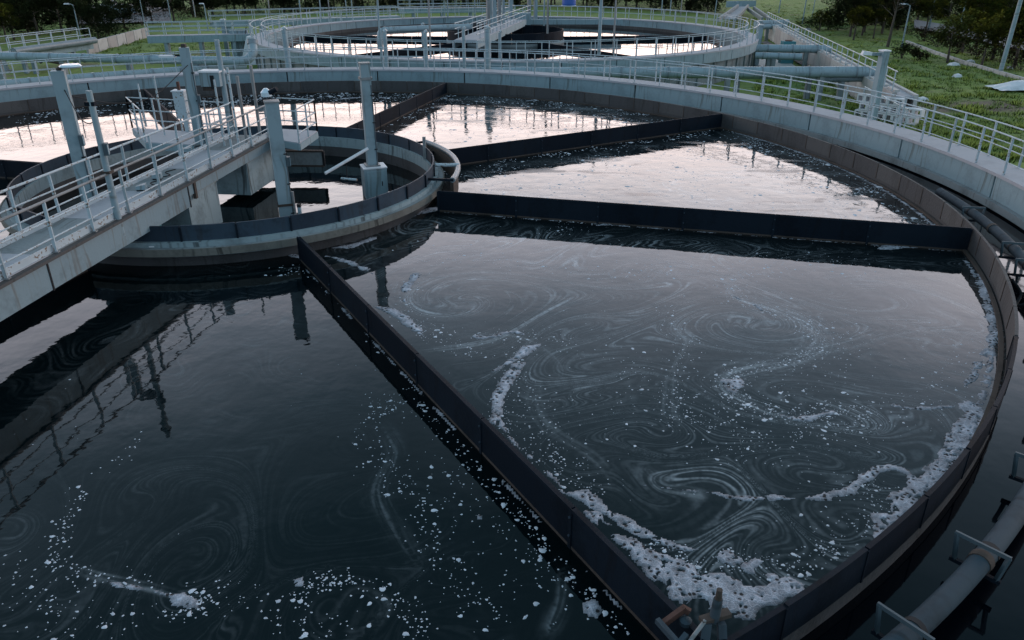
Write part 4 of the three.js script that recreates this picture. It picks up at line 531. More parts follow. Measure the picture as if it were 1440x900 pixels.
longPipe('far lower pipe of the pair beyond the tank behind', P(1062, 38, .1), P(1106, 37, .1), .25, M.pipe, 'long_pipe', 2, 1);
for (const [px, py, top, label] of [[1117, 66, 42, 'blue support post standing between the pipes and the raised channel'], [1160, 98, 68, 'blue support post under the end of the upper pipe'], [1062, 95, 36, 'blue support post against the tank behind'], [1064, 66, 30, 'blue support post at the far pair of pipes']]) { const b = P(px, py, YG), h = topAt(b, top); const t = thing('support_post', label, 'post', b); part(t, 'shaft', g().box(b.x, YG, b.z, .34, h, .34, .2), M.column); part(t, 'head', g().box(b.x, YG + h, b.z, .44, .1, .44, .2), M.paint); }
{ const b = P(1104, 92, YG), t = thing('valve_set', 'dark valve set under the upper pipe by the raised channel', 'valve', b); part(t, 'body', g().box(b.x, YG, b.z, 1.0, 1.9, .8), M.teal); part(t, 'flange', g().tube(V(b.x - .8, -.2, b.z + .3), V(b.x + .9, -.2, b.z + .3), .35, .35, 12), M.steelB); part(t, 'wheel', g().lathe(b.x, YG + 1.9, b.z, [[0, 0], [.3, 0], [.3, .08], [0, .1]], 12), M.rust); }
// ring nozzles on the wall of the tank behind
for (const px of [962, 972]) { const w = P(px, 88, .2), o = thing('pipe_flange', 'round pipe flange on the wall of the tank behind', 'flange', w, 'pair of round flanges on the wall of the tank behind'); part(o, 'disc', g().tube(w, w.clone().add(V(.05, 0, .35)), .42, .42, 14), M.pipegrey); part(o, 'bore', g().tube(w.clone().add(V(.05, 0, .3)), w.clone().add(V(.06, 0, .4)), .26, .26, 12), M.black); }

// ---------------------------------------------------------------- lamp posts
function lampPost(label, base, h, arm, r = .07, group) { const t = thing('street_lamp', label, 'street lamp', base, group), y = base.y; part(t, 'pole', g().tube(base, base.clone().setY(y + h), r, r * .7, 8), M.column); part(t, 'arm', g().bend([base.clone().setY(y + h - .05), base.clone().add(V(arm * .4, h + .12, 0)), base.clone().add(V(arm, h + .14, 0))], r * .6, 6, 10), M.column); part(t, 'head', g().hexa([-1, 1].flatMap((s) => s < 0 ? [V(base.x + arm - .3, y + h + .08, base.z - .1), V(base.x + arm + .3, y + h + .08, base.z - .1)] : [V(base.x + arm + .3, y + h + .08, base.z + .1), V(base.x + arm - .3, y + h + .08, base.z + .1)]), [V(base.x + arm - .22, y + h + .2, base.z - .07), V(base.x + arm + .22, y + h + .2, base.z - .07), V(base.x + arm + .22, y + h + .2, base.z + .07), V(base.x + arm - .22, y + h + .2, base.z + .07)]), M.white); return t; }
{ const b = V(23.95, YG, -10.6), h = topAt(b, 72), t = thing('lamp_post', 'square grey lamp post with a short arm beside the near walkway', 'lamp post', b); part(t, 'shaft', g().box(b.x, YG, b.z, .3, h, .3, .2), M.column); part(t, 'cap', g().box(b.x, YG + h, b.z, .36, .05, .36, .2), M.white); part(t, 'arm', g().beam(V(b.x - .1, YG + h - .12, b.z), V(b.x - .62, YG + h - .1, b.z), .12, .12), M.column); part(t, 'head', g().hexa([V(b.x - .95, YG + h - .13, b.z - .12), V(b.x - .55, YG + h - .16, b.z - .12), V(b.x - .55, YG + h - .16, b.z + .12), V(b.x - .95, YG + h - .13, b.z + .12)], [V(b.x - .9, YG + h + .02, b.z - .1), V(b.x - .55, YG + h - .03, b.z - .1), V(b.x - .55, YG + h - .03, b.z + .1), V(b.x - .9, YG + h + .02, b.z + .1)]), M.white); }
lampPost('grey street lamp on the grass by the row of trees', P(1268, 66, YG), 3.85, -.8, .09);
lampPost('curved grey street lamp by the railed walkway with the grey pipe', P(114, 56, YG), 3.5, -.7, .07);
lampPost('short street lamp behind the walkway on legs', P(293, 44, YG), 3.0, -.3, .09);
lampPost('street lamp farther behind the walkway on legs', P(242, 36, YG), 4.0, -.25, .07);
lampPost('thin street lamp at the free end of the walkway on legs', P(206, 48, YG), 5.2, -.4, .05);
for (const [px, py, h, r, label] of [[1406, 104, 9.5, .17, 'leaning pale utility pole on the grass by the white tarpaulin'], [1305, 44, 7.5, .13, 'pale utility pole beside the road behind the grass'], [1346, 52, 7, .09, 'thin dark pole among the roadside trees'], [1095, 18, 4, .1, 'thin pole on the distant lawn'], [1128, 34, 4.6, .09, 'white pole beside the dark hedge'], [1142, 24, 4.4, .07, 'thin pole behind the dark hedge'], [1005, 24, 5.5, .08, 'thin lamp pole beside the open flume']]) { const b = P(px, py, YG); one('utility_pole', label, 'pole', g().tube(b, b.clone().add(V(h * .02, h, 0)), r, r * .75, 8), M.column, null, b); }
[[380, 24], [424, 30], [452, 27], [464, 26], [488, 25], [496, 23], [606, 80], [630, 25], [842, 78, 1], [862, 76], [930, 20], [942, 22], [957, 22], [537, 90], [668, 24], [275, 24]].forEach(([px, py, thick], i) => { const b = P(px, py, .9), k = thick ? .1 : .055; one('slim_mast', 'slim grey mast rising above the railings of the tank behind', 'mast', g().tube(b, b.clone().setY(b.y + 5.5), k * 1.2, k, 7), i % 3 ? M.column : M.paintrust, 'slim masts round the tank behind', b); });

// ---------------------------------------------------------------- right: raised channel with railing, block lattice
{
  const a = P(1080, 31, .2), b = P(1262, 130, .2), d = b.clone().sub(a).setY(0).normalize(), s = V(-d.z, 0, d.x), L = a.distanceTo(b), t = thing('flume_wall', 'long pale raised channel wall running past the tanks on the right', 'channel wall', a.clone().setY(YG)), q = (k, o, y) => a.clone().addScaledVector(d, k).addScaledVector(s, o).setY(y);
  for (let k = 0, i = 0; k < L - .5; k += 4, i++) { const e = Math.min(k + 3.97, L); part(t, 'wall_panel', g().hexa([q(k, 0, YG - .2), q(e, 0, YG - .2), q(e, .25, YG - .2), q(k, .25, YG - .2)], [q(k, 0, .2), q(e, 0, .2), q(e, .25, .2), q(k, .25, .2)]), i % 2 ? M.pale : M.brick); part(t, 'wall_panel', g().hexa([q(k, -1.1, YG - .2), q(e, -1.1, YG - .2), q(e, -.9, YG - .2), q(k, -.9, YG - .2)], [q(k, -1.1, .1), q(e, -1.1, .1), q(e, -.9, .1), q(k, -.9, .1)]), M.pale); part(t, 'floor_slab', g().hexa([q(k, -.9, -.1), q(e, -.9, -.1), q(e, 0, -.1), q(k, 0, -.1)], [q(k, -.9, .0), q(e, -.9, .0), q(e, 0, .0), q(k, 0, .0)]), M.walk); for (let j = 0; j < 2; j++) part(t, 'coping_stone', g().hexa([q(k + j * 2, -.16, .2), q(k + j * 2 + 1.4, -.16, .2), q(k + j * 2 + 1.4, .1, .2), q(k + j * 2, .1, .2)], [q(k + j * 2, -.16, .3), q(k + j * 2 + 1.4, -.16, .3), q(k + j * 2 + 1.4, .1, .3), q(k + j * 2, .1, .3)]), M.pale); }
  const r = thing('guard_railing', 'pale railing on the raised channel wall beside the grass', 'railing', a.clone()); const post = g().box(0, 0, 0, .05, 1.05, .05).build(); for (let k = 0; k < L; k += 1.6) put(r, 'post', post, M.paint, q(k, .18, .2)); for (const h of [1.05, .62]) part(r, 'rail', g().tube(q(0, .18, .2 + h), q(L, .18, .2 + h), .03, .03, 6), M.paint);
  // white lattice of precast blocks near the walkway
  const l0 = P(1206, 164, YG), lat = thing('block_stack', 'stack of white hollow concrete blocks on the grass by the near walkway', 'block stack', l0), l1 = P(1292, 176, YG), dd = l1.clone().sub(l0).setY(0), n = 8; for (let i = 0; i < n; i++) for (let j = 0; j < 3 - (i > 5 ? 1 : 0); j++) { const w = l0.clone().addScaledVector(dd, (i + .5 * (j % 2) + .2) / n), y = YG + j * .42, f = .4, D = .5, ang = Math.atan2(-dd.z, dd.x); const bl = g(); for (const [ox, oy, sx, sy] of [[-.17, 0, .07, .4], [.17, 0, .07, .4], [0, 0, .27, .07], [0, .33, .27, .07]]) bl.box(w.x + ox * Math.cos(ang), y + oy, w.z - ox * Math.sin(ang), sx, sy, D, ang); part(lat, 'block', bl, M.white); }
  const s2 = P(1215, 130, -.2), e2 = P(1275, 163, -.2), r2 = thing('guard_railing', 'short low railing behind the stack of white blocks', 'railing', s2); part(r2, 'rail', g().tube(s2.clone().setY(.1), e2.clone().setY(.1), .03, .03, 6), M.paint); for (let i = 0; i <= 5; i++) { const w = s2.clone().lerp(e2, i / 5); part(r2, 'post', g().box(w.x, YG, w.z, .05, 1.4, .05), M.paint); }
  // twin flume far off
  const u = P(1038, 8, .2), v = P(1010, 28, .2), tt = thing('flume', 'pale open flume leading away from the tank behind', 'flume', u); part(tt, 'side_wall', g().beam(u, v, .25, .45), M.concrete); part(tt, 'side_wall', g().beam(P(1052, 8, .2), P(1036, 26, .2), .25, .45), M.concrete); part(tt, 'floor_slab', g().beam(P(1045, 8, -.1), P(1023, 27, -.1), 2.2, .1), M.walk); part(tt, 'cross_wall', g().beam(P(1022, 6, .3), P(1062, 5, .3), .4, .9), M.fascia);
  const u2 = P(1052, 13, 0), v2 = P(1072, 27, 0), t2 = thing('flume', 'second pale flume beside the distant lawn', 'flume', u2); part(t2, 'side_wall', g().beam(u2, v2, .25, .45), M.concrete); part(t2, 'side_wall', g().beam(P(1060, 11, 0), P(1082, 26, 0), .25, .45), M.concrete);
}
// ---------------------------------------------------------------- left: railed walkways on legs
function walkway(label, a, b, y, w, legs, railL, pipe) {
  const t = thing('raised_walkway', label, 'walkway', a.clone().setY(YG)), d = b.clone().sub(a).setY(0), L = d.length(); d.normalize(); const s = V(-d.z, 0, d.x), q = (k, o, h) => a.clone().addScaledVector(d, k).addScaledVector(s, o).setY(h);
  part(t, 'deck_slab', g().hexa([q(0, -w / 2, y - .15), q(L, -w / 2, y - .15), q(L, w / 2, y - .15), q(0, w / 2, y - .15)], [q(0, -w / 2, y), q(L, -w / 2, y), q(L, w / 2, y), q(0, w / 2, y)]), M.walk);
  for (const o of [-1, 1]) { part(t, 'side_beam', g().beam(q(0, o * (w / 2 + .04), y - .3), q(L, o * (w / 2 + .04), y - .3), .06, .55), M.fascia); for (const h of railL) part(t, 'rail', g().tube(q(0, o * w / 2, y + h), q(L, o * w / 2, y + h), .03, .03, 5), M.paint); for (let k = 0; k <= L + .01; k += L / Math.round(L / 1.5)) { const c = q(k, o * w / 2, y); part(t, 'post', g().box(c.x, y, c.z, .05, railL[0], .05), M.paint); } }
  for (let i = 0; i < legs; i++) for (const o of [-1, 1]) { const c = q(L * (i + .5) / legs, o * w * .35, YG); part(t, 'leg', g().box(c.x, YG - .2, c.z, .28, y - YG, .28), M.column); }
  if (pipe) part(t, 'pipe', g().tube(q(0, w / 2 + .35, y + .1), q(L, w / 2 + .35, y + .1), .26, .26, 10), M.pipegrey);
  return t;
}
walkway('railed walkway on legs over the small lawn beside the tank behind', P(208, 50, .75), P(352, 47, .75), .75, 1.1, 3, [1.05, .7, .35]);
walkway('railed walkway with a grey pipe at the edge of the grove', P(4, 74, .4), P(120, 58, .4), .4, 1.2, 2, [1.05, .55], true);
walkway('distant railed walkway in front of the far belt of trees', P(296, 30, .6), P(560, 22, .6), .6, 1.6, 6, [1.05, .55]);
walkway('distant railed walkway behind the tank behind', P(560, 12, .8), P(720, 10, .8), .8, 1.4, 4, [1.05, .55]);
{ const b = P(8, 100, YG), t = thing('support_post', 'slanting blue post holding up the overhead pipe', 'post', b); part(t, 'shaft', g().beam(b, b.clone().add(V(-.4, 3.4, 0)), .4, .4), M.column); part(t, 'foot', g().box(b.x, YG - .1, b.z, .7, .2, .7), M.concrete); }
{ const b = P(321, 80, YG), h = topAt(b, 28), t = thing('support_post', 'blue post between the walkway on legs and the tank behind', 'post', b); part(t, 'shaft', g().box(b.x, YG, b.z, .34, h, .34, .1), M.column); part(t, 'head', g().box(b.x, YG + h, b.z, .42, .08, .42, .1), M.paint); }
{ const b = P(338, 82, YG), t = thing('valve_house', 'white valve housing at the elbow of the overhead pipe', 'housing', b); part(t, 'body', g().box(b.x, YG, b.z - .6, 1.5, 2.3, 1.0, .2), M.column); part(t, 'ladder', g().beam(V(b.x + .2, YG, b.z), V(b.x + .9, YG + 2.6, b.z), .06, .06), M.rustdark); const e = P(350, 90, YG); part(t, 'buttress', g().hexa([V(e.x - .5, YG, e.z - .5), V(e.x + .8, YG, e.z - .5), V(e.x + .8, YG, e.z + .6), V(e.x - .5, YG, e.z + .6)], [V(e.x + .2, YG + 2.2, e.z - .4), V(e.x + .7, YG + 2.2, e.z - .4), V(e.x + .7, YG + 2.2, e.z + .3), V(e.x + .2, YG + 2.2, e.z + .3)]), M.white); }
{ const b = P(10, 96, YG), t = thing('scrap_pile', 'dark pile of scrap beside the slanting blue post', 'scrap'); for (let i = 0; i < 9; i++) part(t, 'scrap_bar', g().beam(V(b.x + rr(0, 5), YG + rr(.3, 1.3), b.z + rr(-2, 1)), V(b.x + rr(1, 6), YG + rr(.3, 1.2), b.z + rr(-2, 1)), .25, .12), i % 2 ? M.steelB : M.rustdark); }
{ const a = P(124, 77, YG), b = P(210, 52, YG), t = thing('low_wall', 'low pale boundary wall between the lawn and the grove', 'wall', a), n = 7; for (let i = 0; i < n; i++) part(t, 'wall_panel', g().beam(a.clone().lerp(b, i / n + .004).setY(YG + .5), a.clone().lerp(b, (i + 1) / n - .004).setY(YG + .5), .2, 1.1), i % 2 ? M.pale : M.brick); }
// ---------------------------------------------------------------- roads, kerb, odd things on the grass
function strip(name, pts, y, m, label) { const q = g(), up = V(0, 1, 0); for (let i = 0; i + 1 < pts.length; i++) { const e = [pts[i][0], pts[i + 1][0], pts[i + 1][1], pts[i][1]].map((p) => p.clone().setY(y)); q.quad(...e, up, up, up, up, ...e.map((p) => [p.x, p.z])); } return setting(name, q, m, 'structure', label); }
mat('road', [.20, .20, .215], .9, { map: TX.plain });
strip('road', [[P(1285, 30, YG), P(1285, 42, YG)], [P(1345, 40, YG), P(1340, 52, YG)], [P(1400, 52, YG), P(1390, 64, YG)], [P(1500, 72, YG), P(1500, 88, YG)]], YG + .25, M.road);
strip('yard', [[P(120, 8, YG), P(110, 36, YG)], [P(240, 4, YG), P(240, 32, YG)]], YG + .2, M.road);
strip('yard', [[P(1062, 86, YG), P(1062, 96, YG)], [P(1100, 84, YG), P(1120, 98, YG)]], YG + .2, M.pale);
strip('path', [[P(1070, 62, YG), P(1078, 60, YG)], [P(1150, 108, YG), P(1165, 108, YG)]], YG + .2, M.oldwallB);
{ const pts = [[1274, 60], [1310, 74], [1350, 88], [1390, 100], [1445, 116]].map(([a, b]) => P(a, b, YG)); const t = thing('kerb', 'thin pale kerb between the grass and the tree bank', 'kerb', pts[0]); for (let i = 0; i + 1 < pts.length; i++) for (let k = 0; k < 6; k++) part(t, 'kerb_stone', g().beam(pts[i].clone().lerp(pts[i + 1], k / 6 + .008).setY(YG + .1), pts[i].clone().lerp(pts[i + 1], (k + 1) / 6 - .008).setY(YG + .1), .2, .3), M.pale); }
{ const w = P(1432, 128, YG), t = thing('tarpaulin', 'white tarpaulin sheet lying on the grass by the utility pole', 'tarpaulin', w); const q = g(), N = 12, f = (u, v) => V(w.x + (u - .5) * 3.4, YG + .18 + .5 * Math.sin(u * 3.1) * Math.sin(v * 3.1) + .12 * noise(u * 4, v * 4), w.z + (v - .5) * 2.2); for (let i = 0; i < N; i++) for (let j = 0; j < N; j++) q.flat(f(i / N, j / N), f((i + 1) / N, j / N), f((i + 1) / N, (j + 1) / N), f(i / N, (j + 1) / N), V(0, 1, 0)); part(t, 'sheet', q, M.white); }
for (const [px, py, s, label] of [[1341, 92, .5, 'white bundle on the grass below the small tree'], [1346, 108, .35, 'white scrap of plastic in the middle of the grass'], [1296, 142, .45, 'grey scrap sheet on the grass behind the railing'], [1364, 88, .4, 'white stone on the kerb'], [1419, 97, .3, 'small white marker post by the utility pole'], [1136, 42, .4, 'pale stone by the dark hedge']]) { const w = P(px, py, YG), geo = g(); geo.hexa([V(w.x - s, YG - .05, w.z - s * .5), V(w.x + s * .8, YG - .05, w.z - s * .6), V(w.x + s, YG - .05, w.z + s * .5), V(w.x - s * .7, YG - .05, w.z + s * .6)], [V(w.x - s * .6, YG + .14 + s * .1, w.z - s * .3), V(w.x + s * .3, YG + .18 + s * .15, w.z - s * .4), V(w.x + s * .7, YG + .13 + s * .1, w.z + s * .2), V(w.x - s * .4, YG + .15 + s * .1, w.z + s * .3)]); one('litter', label, 'litter', geo, M.white, null, w); }
{ const w = P(800, 8, .9), t = thing('blue_tank', 'bright blue plastic tank on the far walkway of the tank behind', 'tank', w); part(t, 'barrel', g().lathe(w.x, .95, w.z, [[0, 0], [.9, 0], [.95, .2], [.95, 1.5], [.6, 1.8], [0, 1.85]], 18), M.bluetank); part(t, 'stand', g().box(w.x, .86, w.z, 1.9, .1, 1.6), M.white); }
{ const w = P(655, 5, 1.5), t = thing('shade_roof', 'pale curved shade roof beyond the tank behind', 'roof', w); const q = g(); for (let i = 0; i < 10; i++) { const a = (i / 10 - .5) * 2, b = ((i + 1) / 10 - .5) * 2, h = (k) => 2 + .8 * (1 - k * k); q.hexa([V(w.x + a * 3, h(a) - .08, w.z - 1), V(w.x + b * 3, h(b) - .08, w.z - 1), V(w.x + b * 3, h(b) - .08, w.z + 1), V(w.x + a * 3, h(a) - .08, w.z + 1)], [V(w.x + a * 3, h(a), w.z - 1), V(w.x + b * 3, h(b), w.z - 1), V(w.x + b * 3, h(b), w.z + 1), V(w.x + a * 3, h(a), w.z + 1)]); } part(t, 'roof_sheet', q, M.lampglass); for (const s of [-2.8, 2.8]) part(t, 'post', g().box(w.x + s, YG, w.z, .12, 3.4, .12), M.column); }

// ---------------------------------------------------------------- vegetation
const leafMat = [[.052, .085, .040], [.075, .125, .036], [.15, .20, .04], [.085, .085, .052]].map((c, i) => { const m = mat('leaf' + i, c, .95, { vertexColors: true, side: THREE.DoubleSide, transmission: .25, thickness: 0 }); return m; });
mat('bark', [.085, .070, .058], .95, { map: TX.concrete });
function leaves(list, size, n, sx = 1) {                   // small bent leaf faces spread through clumps of a crown
  const pos = [], nor = [], col = [], uv = [];
  for (const [cx, cy, cz, r] of list) for (let i = 0; i < n; i++) {
    let x, y, z; do { x = rr(-1, 1); y = rr(-1, 1); z = rr(-1, 1); } while (x * x + y * y + z * z > 1); const k = Math.pow(x * x + y * y + z * z, -.18);
    const px = cx + x * r * k, py = cy + y * r * k * .8, pz = cz + z * r * k, s = size * rr(.55, 1.3), a = rr(0, 6.28), t = rr(-.9, .9), u = V(Math.cos(a), t * .6, Math.sin(a)).normalize(), w = V(-Math.sin(a) * .5, rr(-1, .3), Math.cos(a) * .5).normalize(), nn = V().crossVectors(u, w).normalize(), c = rr(.6, 1.35), h = rr(-.12, .12);
    const p = V(px, py, pz), q = [p.clone().addScaledVector(u, -s * .5 * sx), p.clone().addScaledVector(w, s * .35), p.clone().addScaledVector(u, s * .5 * sx), p.clone().addScaledVector(w, -s * .35)];
    for (const k2 of [0, 1, 2, 0, 2, 3]) { pos.push(q[k2].x, q[k2].y, q[k2].z); nor.push(nn.x, nn.y, nn.z); col.push(c * (1 + h), c, c * (1 - h)); uv.push(0, 0); }
  }
  const geo = new THREE.BufferGeometry(); geo.setAttribute('position', new THREE.Float32BufferAttribute(pos, 3)); geo.setAttribute('normal', new THREE.Float32BufferAttribute(nor, 3)); geo.setAttribute('color', new THREE.Float32BufferAttribute(col, 3)); geo.setAttribute('uv', new THREE.Float32BufferAttribute(uv, 2)); return geo;
}
function treeShape(h, cr, low, bare) {                      // trunk with limbs, crown of clumps at the limb ends
  const q = g(), lean = rr(-.06, .06) * h, top = V(lean, h * .8, rr(-.3, .3)); let a = V(0, -.2, 0); const r0 = h * .022 + .05;
  for (let i = 1; i <= 5; i++) { const b = V(lean * i / 5 + rr(-.08, .08), h * .8 * i / 5, top.z * i / 5); q.tube(a, b, r0 * (1 - (i - 1) * .17), r0 * (1 - i * .17), 7, false); a = b; }
  const cl = []; const n = bare ? 12 : 15; for (let i = 0; i < n; i++) { const f = rr(low, .95), o = V(lean * f, h * .8 * f, top.z * f), an = i * 2.4 + rr(-.4, .4), len = cr * rr(.45, 1) * (1 - Math.abs(f - .55) * .7), e = o.clone().add(V(Math.cos(an) * len, h * rr(.06, .22), Math.sin(an) * len)); q.tube(o, e, r0 * .4 * (1.1 - f), .02, 5, false); cl.push([e.x, e.y, e.z, cr * rr(.26, .46)]); } cl.push([top.x, h * .88, top.z, cr * .42]);
  return [q, cl];
}
const protos = [[6.4, 3.0, .22, 0, .34, 190], [5.6, 2.8, .15, 0, .32, 190], [7, 2.5, .2, 0, .34, 180], [5, 2.0, .45, 2, .26, 130], [4.2, 1.8, .4, 2, .24, 120], [6.5, 2.4, .4, 1, .28, 140], [8.5, 2.2, .5, 3, .20, 60], [5, 3.2, .04, 0, .32, 230]].map(([h, cr, low, m, ls, n]) => { const [q, cl] = treeShape(h, cr, low, m === 3); return { trunk: q.build(), crown: leaves(cl, ls, n), m: leafMat[m] }; });
function tree(k, label, at, s, group, name = 'tree') { const t = thing(name, label, 'tree', at, group), p = protos[k]; for (const [n, ge, m] of [['trunk', p.trunk, M.bark], ['crown', p.crown, p.m]]) { const o = addMesh(t, n, ge, m); } t.scale.setScalar(s); t.rotation.y = rr(0, 6.28); return t; }
const row = (k, label, group, list, name) => list.forEach(([px, py, s]) => tree(Array.isArray(k) ? k[Math.floor(rnd() * k.length)] : k, label, P(px, py, YG).setY(YG), s, group, name));
row([0, 1, 2, 7], 'dense dark tree in the grove behind the low boundary wall', 'dark trees of the grove', [[-30, 62, .8], [20, 56, .75], [55, 50, .8], [88, 47, .75], [120, 52, .62], [140, 58, .55], [175, 38, .7], [30, 38, .9], [75, 32, .95], [110, 26, 1], [5, 28, 1], [215, 34, .62], [245, 30, .75], [272, 24, .85], [300, 22, .85], [-20, 40, .9], [40, 46, .8], [100, 42, .8], [150, 46, .6], [60, 24, 1], [130, 22, .9], [205, 22, .8], [230, 18, .9], [260, 14, .9], [290, 12, 1], [320, 18, .8], [190, 12, 1], [20, 14, 1.1], [90, 12, 1.1]]);
row([0, 2, 7], 'dark tree in the distant belt behind the tanks', 'dark trees of the distant belt', [[330, 14, .9], [360, 12, .95], [395, 13, .9], [430, 10, 1], [470, 11, .95], [510, 9, 1], [550, 9, 1], [590, 7, 1.05], [630, 8, 1], [690, 4, 1], [760, 4, 1], [840, 5, 1], [880, 8, .95], [915, 9, .9], [950, 10, .85], [985, 12, .7], [1000, 16, .5], [700, 1, 1.1], [450, 3, 1.1], [540, 2, 1.1], [370, 2, 1.1], [640, 0, 1.1], [800, 0, 1.1], [900, 0, 1.1], [345, 18, .7], [410, 17, .7], [455, 16, .7], [500, 14, .7], [570, 13, .7], [610, 12, .8], [660, 9, .8], [720, 6, .8], [860, 10, .8], [895, 12, .75], [935, 14, .7], [970, 14, .7], [820, 7, .9], [780, 6, .9]]);
row([7, 1], 'broad low tree close behind the railing of the tank behind', 'broad low trees behind the tank behind', [[650, 12, 1.1], [690, 10, 1.2], [730, 9, 1.1], [775, 9, 1.2], [825, 10, 1.2], [860, 11, 1.1], [895, 13, 1.1], [930, 14, 1.1], [965, 16, 1], [995, 18, .9], [345, 19, .9], [400, 17, 1], [450, 16, 1], [500, 15, 1], [550, 14, 1], [600, 13, 1]]);
row([0, 1, 7], 'dense dark tree at the edge of the grass behind the street lamp', 'dark trees behind the grass', [[1195, 52, .8], [1215, 46, .9], [1240, 48, .85], [1262, 42, .95], [1290, 28, 1], [1320, 26, 1.05], [1350, 24, 1.05], [1390, 30, 1.0], [1430, 38, 1.0], [1185, 34, .9], [1230, 24, 1.1], [1280, 14, 1.2], [1340, 8, 1.2], [1400, 14, 1.2], [1450, 30, 1.1], [1200, 40, .8], [1225, 36, .9], [1250, 34, .9], [1275, 30, .9], [1305, 22, 1], [1365, 18, 1], [1415, 24, 1]]);
row([5, 3], 'mid green tree in front of the dark trees behind the grass', 'mid green trees behind the grass', [[1200, 56, .7], [1228, 54, .65], [1300, 50, .8], [1330, 46, .8], [1410, 58, .9], [1365, 44, .9]]);
row([3, 4], 'bright green young tree on the bank by the road', 'bright green young trees on the bank', [[1352, 76, .95], [1372, 70, 1.05], [1395, 84, .95], [1425, 96, .95], [1442, 100, 1], [1212, 50, .8], [1380, 92, .8]]);
tree(6, 'bare thin tree at the edge of the grass beside the street lamp', P(1248, 66, YG), .75); tree(5, 'small rounded tree on two stems beside the kerb', P(1332, 88, YG), .6);
row([3, 4], 'pale green tree at the edge of the grove by the grey pipe', 'pale green trees of the grove', [[-8, 75, .9], [10, 60, .8]]);
tree(4, 'small leaning tree in front of the dark hedge', P(1152, 44, YG), .6);
// shrubs
function shrub(label, at, w, h, m, group) { const t = thing('shrub', label, 'shrub', at, group), cl = []; for (let i = 0; i < 9; i++) cl.push([rr(-.5, .5) * w, h * rr(.25, .75), rr(-.4, .4) * w, h * rr(.3, .45)]); part(t, 'foliage', leaves(cl, .16, 90), m); const q = g(); for (let i = 0; i < 5; i++) q.tube(V(0, -.1, 0), V(rr(-.3, .3) * w, h * .6, rr(-.3, .3) * w), .03, .01, 5, false); addMesh(t, 'stems', q.build(), M.bark); return t; }
shrub('round dark shrub on the grass beside the street lamp', P(1268, 82, YG), 1.5, 1.5, leafMat[0]); shrub('smaller dark shrub next to the round shrub', P(1290, 86, YG), 1.1, 1.2, leafMat[3]);
[[1135, 42], [1150, 42], [1165, 43], [1178, 42]].forEach(([a, b]) => shrub('clipped dark shrub in the short hedge on the lawn', P(a, b, YG), 1.9, 1.6, leafMat[0], 'shrubs of the short hedge'));
[[145, 64], [178, 52], [160, 60]].forEach(([a, b]) => shrub('dark shrub behind the low boundary wall', P(a, b, YG), 2.4, 2.2, leafMat[0], 'shrubs behind the low wall'));
[[1318, 70], [1345, 78], [1375, 86], [1405, 92], [1435, 102], [1300, 62], [1330, 68], [1362, 76], [1420, 90]].forEach(([a, b]) => shrub('brownish scrub on the bank below the road', P(a, b - 4, YG), 3.0, 1.7, leafMat[3], 'scrub on the bank'));
[[335, 19], [365, 18], [400, 18], [432, 17], [470, 16], [505, 15], [540, 14], [575, 13], [610, 13], [645, 11], [690, 8], [740, 7], [830, 9], [865, 11], [900, 13], [935, 15], [970, 16], [1000, 20], [345, 23], [385, 21], [420, 20], [455, 19], [490, 18], [525, 17], [560, 16], [595, 16], [630, 15], [670, 12], [850, 12], [885, 14], [920, 16], [955, 18], [985, 20]].forEach(([a, b]) => shrub('low dark bush under the distant belt of trees', P(a, b, YG), 5.5, 3.0, leafMat[0], 'bushes under the distant belt'));
[[20, 52], [60, 48], [100, 46], [130, 40], [200, 36], [250, 32], [290, 28], [-10, 58]].forEach(([a, b]) => shrub('low dark bush among the trunks of the grove', P(a, b, YG), 4, 2.2, leafMat[3], 'bushes of the grove'));
{ // parked cars and a low shed glimpsed through the left grove
  for (const [px, py, c, label] of [[158, 16, M.white, 'white parked car on the yard behind the grove'], [176, 22, M.lampglass, 'pale blue parked car on the yard behind the grove']]) { const w = P(px, py, YG).setY(YG + .2), t = thing('parked_car', label, 'car', w), x = w.x, y = w.y, z = w.z; part(t, 'body', g().hexa([V(x - 2.1, y + .3, z - .85), V(x + 2.1, y + .3, z - .85), V(x + 2.1, y + .3, z + .85), V(x - 2.1, y + .3, z + .85)], [V(x - 2.0, y + .9, z - .8), V(x + 2.0, y + .9, z - .8), V(x + 2.0, y + .9, z + .8), V(x - 2.0, y + .9, z + .8)]), c); part(t, 'cabin', g().hexa([V(x - 1.4, y + .9, z - .78), V(x + 1.2, y + .9, z - .78), V(x + 1.2, y + .9, z + .78), V(x - 1.4, y + .9, z + .78)], [V(x - .9, y + 1.45, z - .65), V(x + .6, y + 1.45, z - .65), V(x + .6, y + 1.45, z + .65), V(x - .9, y + 1.45, z + .65)]), M.black); part(t, 'roof', g().box(x - .15, y + 1.452, z, 1.5, .04, 1.3), c); for (const [a, b] of [[-1.3, -.86], [1.3, -.86], [-1.3, .86], [1.3, .86]]) part(t, 'wheel', g().tube(V(x + a, y + .32, z + b - .1), V(x + a, y + .32, z + b + .1), .32, .32, 10), M.black); }
}
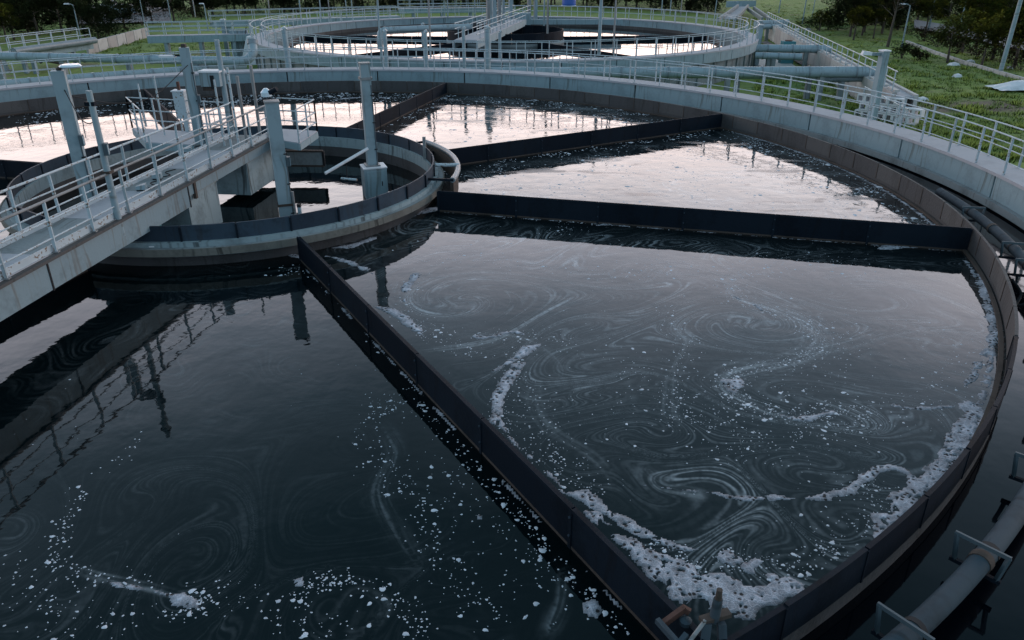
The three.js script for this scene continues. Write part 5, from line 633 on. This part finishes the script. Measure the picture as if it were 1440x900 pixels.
// ---- grass: tufts over the lawns that show
{
  const bl = g(); for (let i = 0; i < 9; i++) { const a = i * 2.4, r = .03 + .05 * (i % 3), h = .09 + .03 * (i % 4), b = V(Math.cos(a) * r, -.02, Math.sin(a) * r), t = V(Math.cos(a) * (r + .1), h, Math.sin(a) * (r + .1)), s = V(-Math.sin(a), 0, Math.cos(a)).multiplyScalar(.022), n = V(Math.cos(a) * .25, .97, Math.sin(a) * .25); bl.tri(b.clone().sub(s), b.clone().add(s), t, n, n, n, [0, 0], [1, 0], [0, 1]); }
  mat('tuft', [1, 1, 1], .95, { side: THREE.DoubleSide }); const pts = [];
  const areas = [[1060, 1440, 20, 230, 26000], [120, 340, 48, 80, 2500], [1060, 1200, 5, 40, 2500]];
  for (const [x0, x1, y0, y1, n] of areas) for (let i = 0; i < n; i++) { const p = P(rr(x0, x1), mix(y0, y1, Math.pow(rnd(), .8)), YG), r1 = Math.hypot(p.x, p.z), r2 = Math.hypot(p.x - C2[0], p.z - C2[1]); if (r1 < 24 || r2 < 21.5) continue; const k = fbm(p.x * .5, p.z * .5, 3); if (rnd() < .35 + k * 1.2) pts.push([p, k]); }
  const m = new THREE.InstancedMesh(bl.build(), M.tuft, pts.length), o = new THREE.Object3D(), c = new THREE.Color(); pts.forEach(([p, k], i) => { o.position.set(p.x, YG + fbm(p.x * .35, p.z * .35, 3) * .35 - .02, p.z); o.rotation.y = rr(0, 6.28); const s = rr(.7, 1.8) * (1 + 1.4 * k); o.scale.set(s, s * .8, s); o.updateMatrix(); m.setMatrixAt(i, o.matrix); const w = clamp(.5 + k * 1.5 + rr(-.2, .2)); m.setColorAt(i, c.setRGB(mix(.07, .24, w), mix(.15, .29, w), .04)); });
  m.name = 'grass_tufts'; m.userData = { kind: 'stuff', label: 'rough green grass on the lawns round the tanks' }; m.castShadow = m.receiveShadow = true; scene.add(m);
}
scene.traverse((o) => { if (o.isMesh) { o.castShadow = true; o.receiveShadow = true; } });
renderer.render(scene, camera);
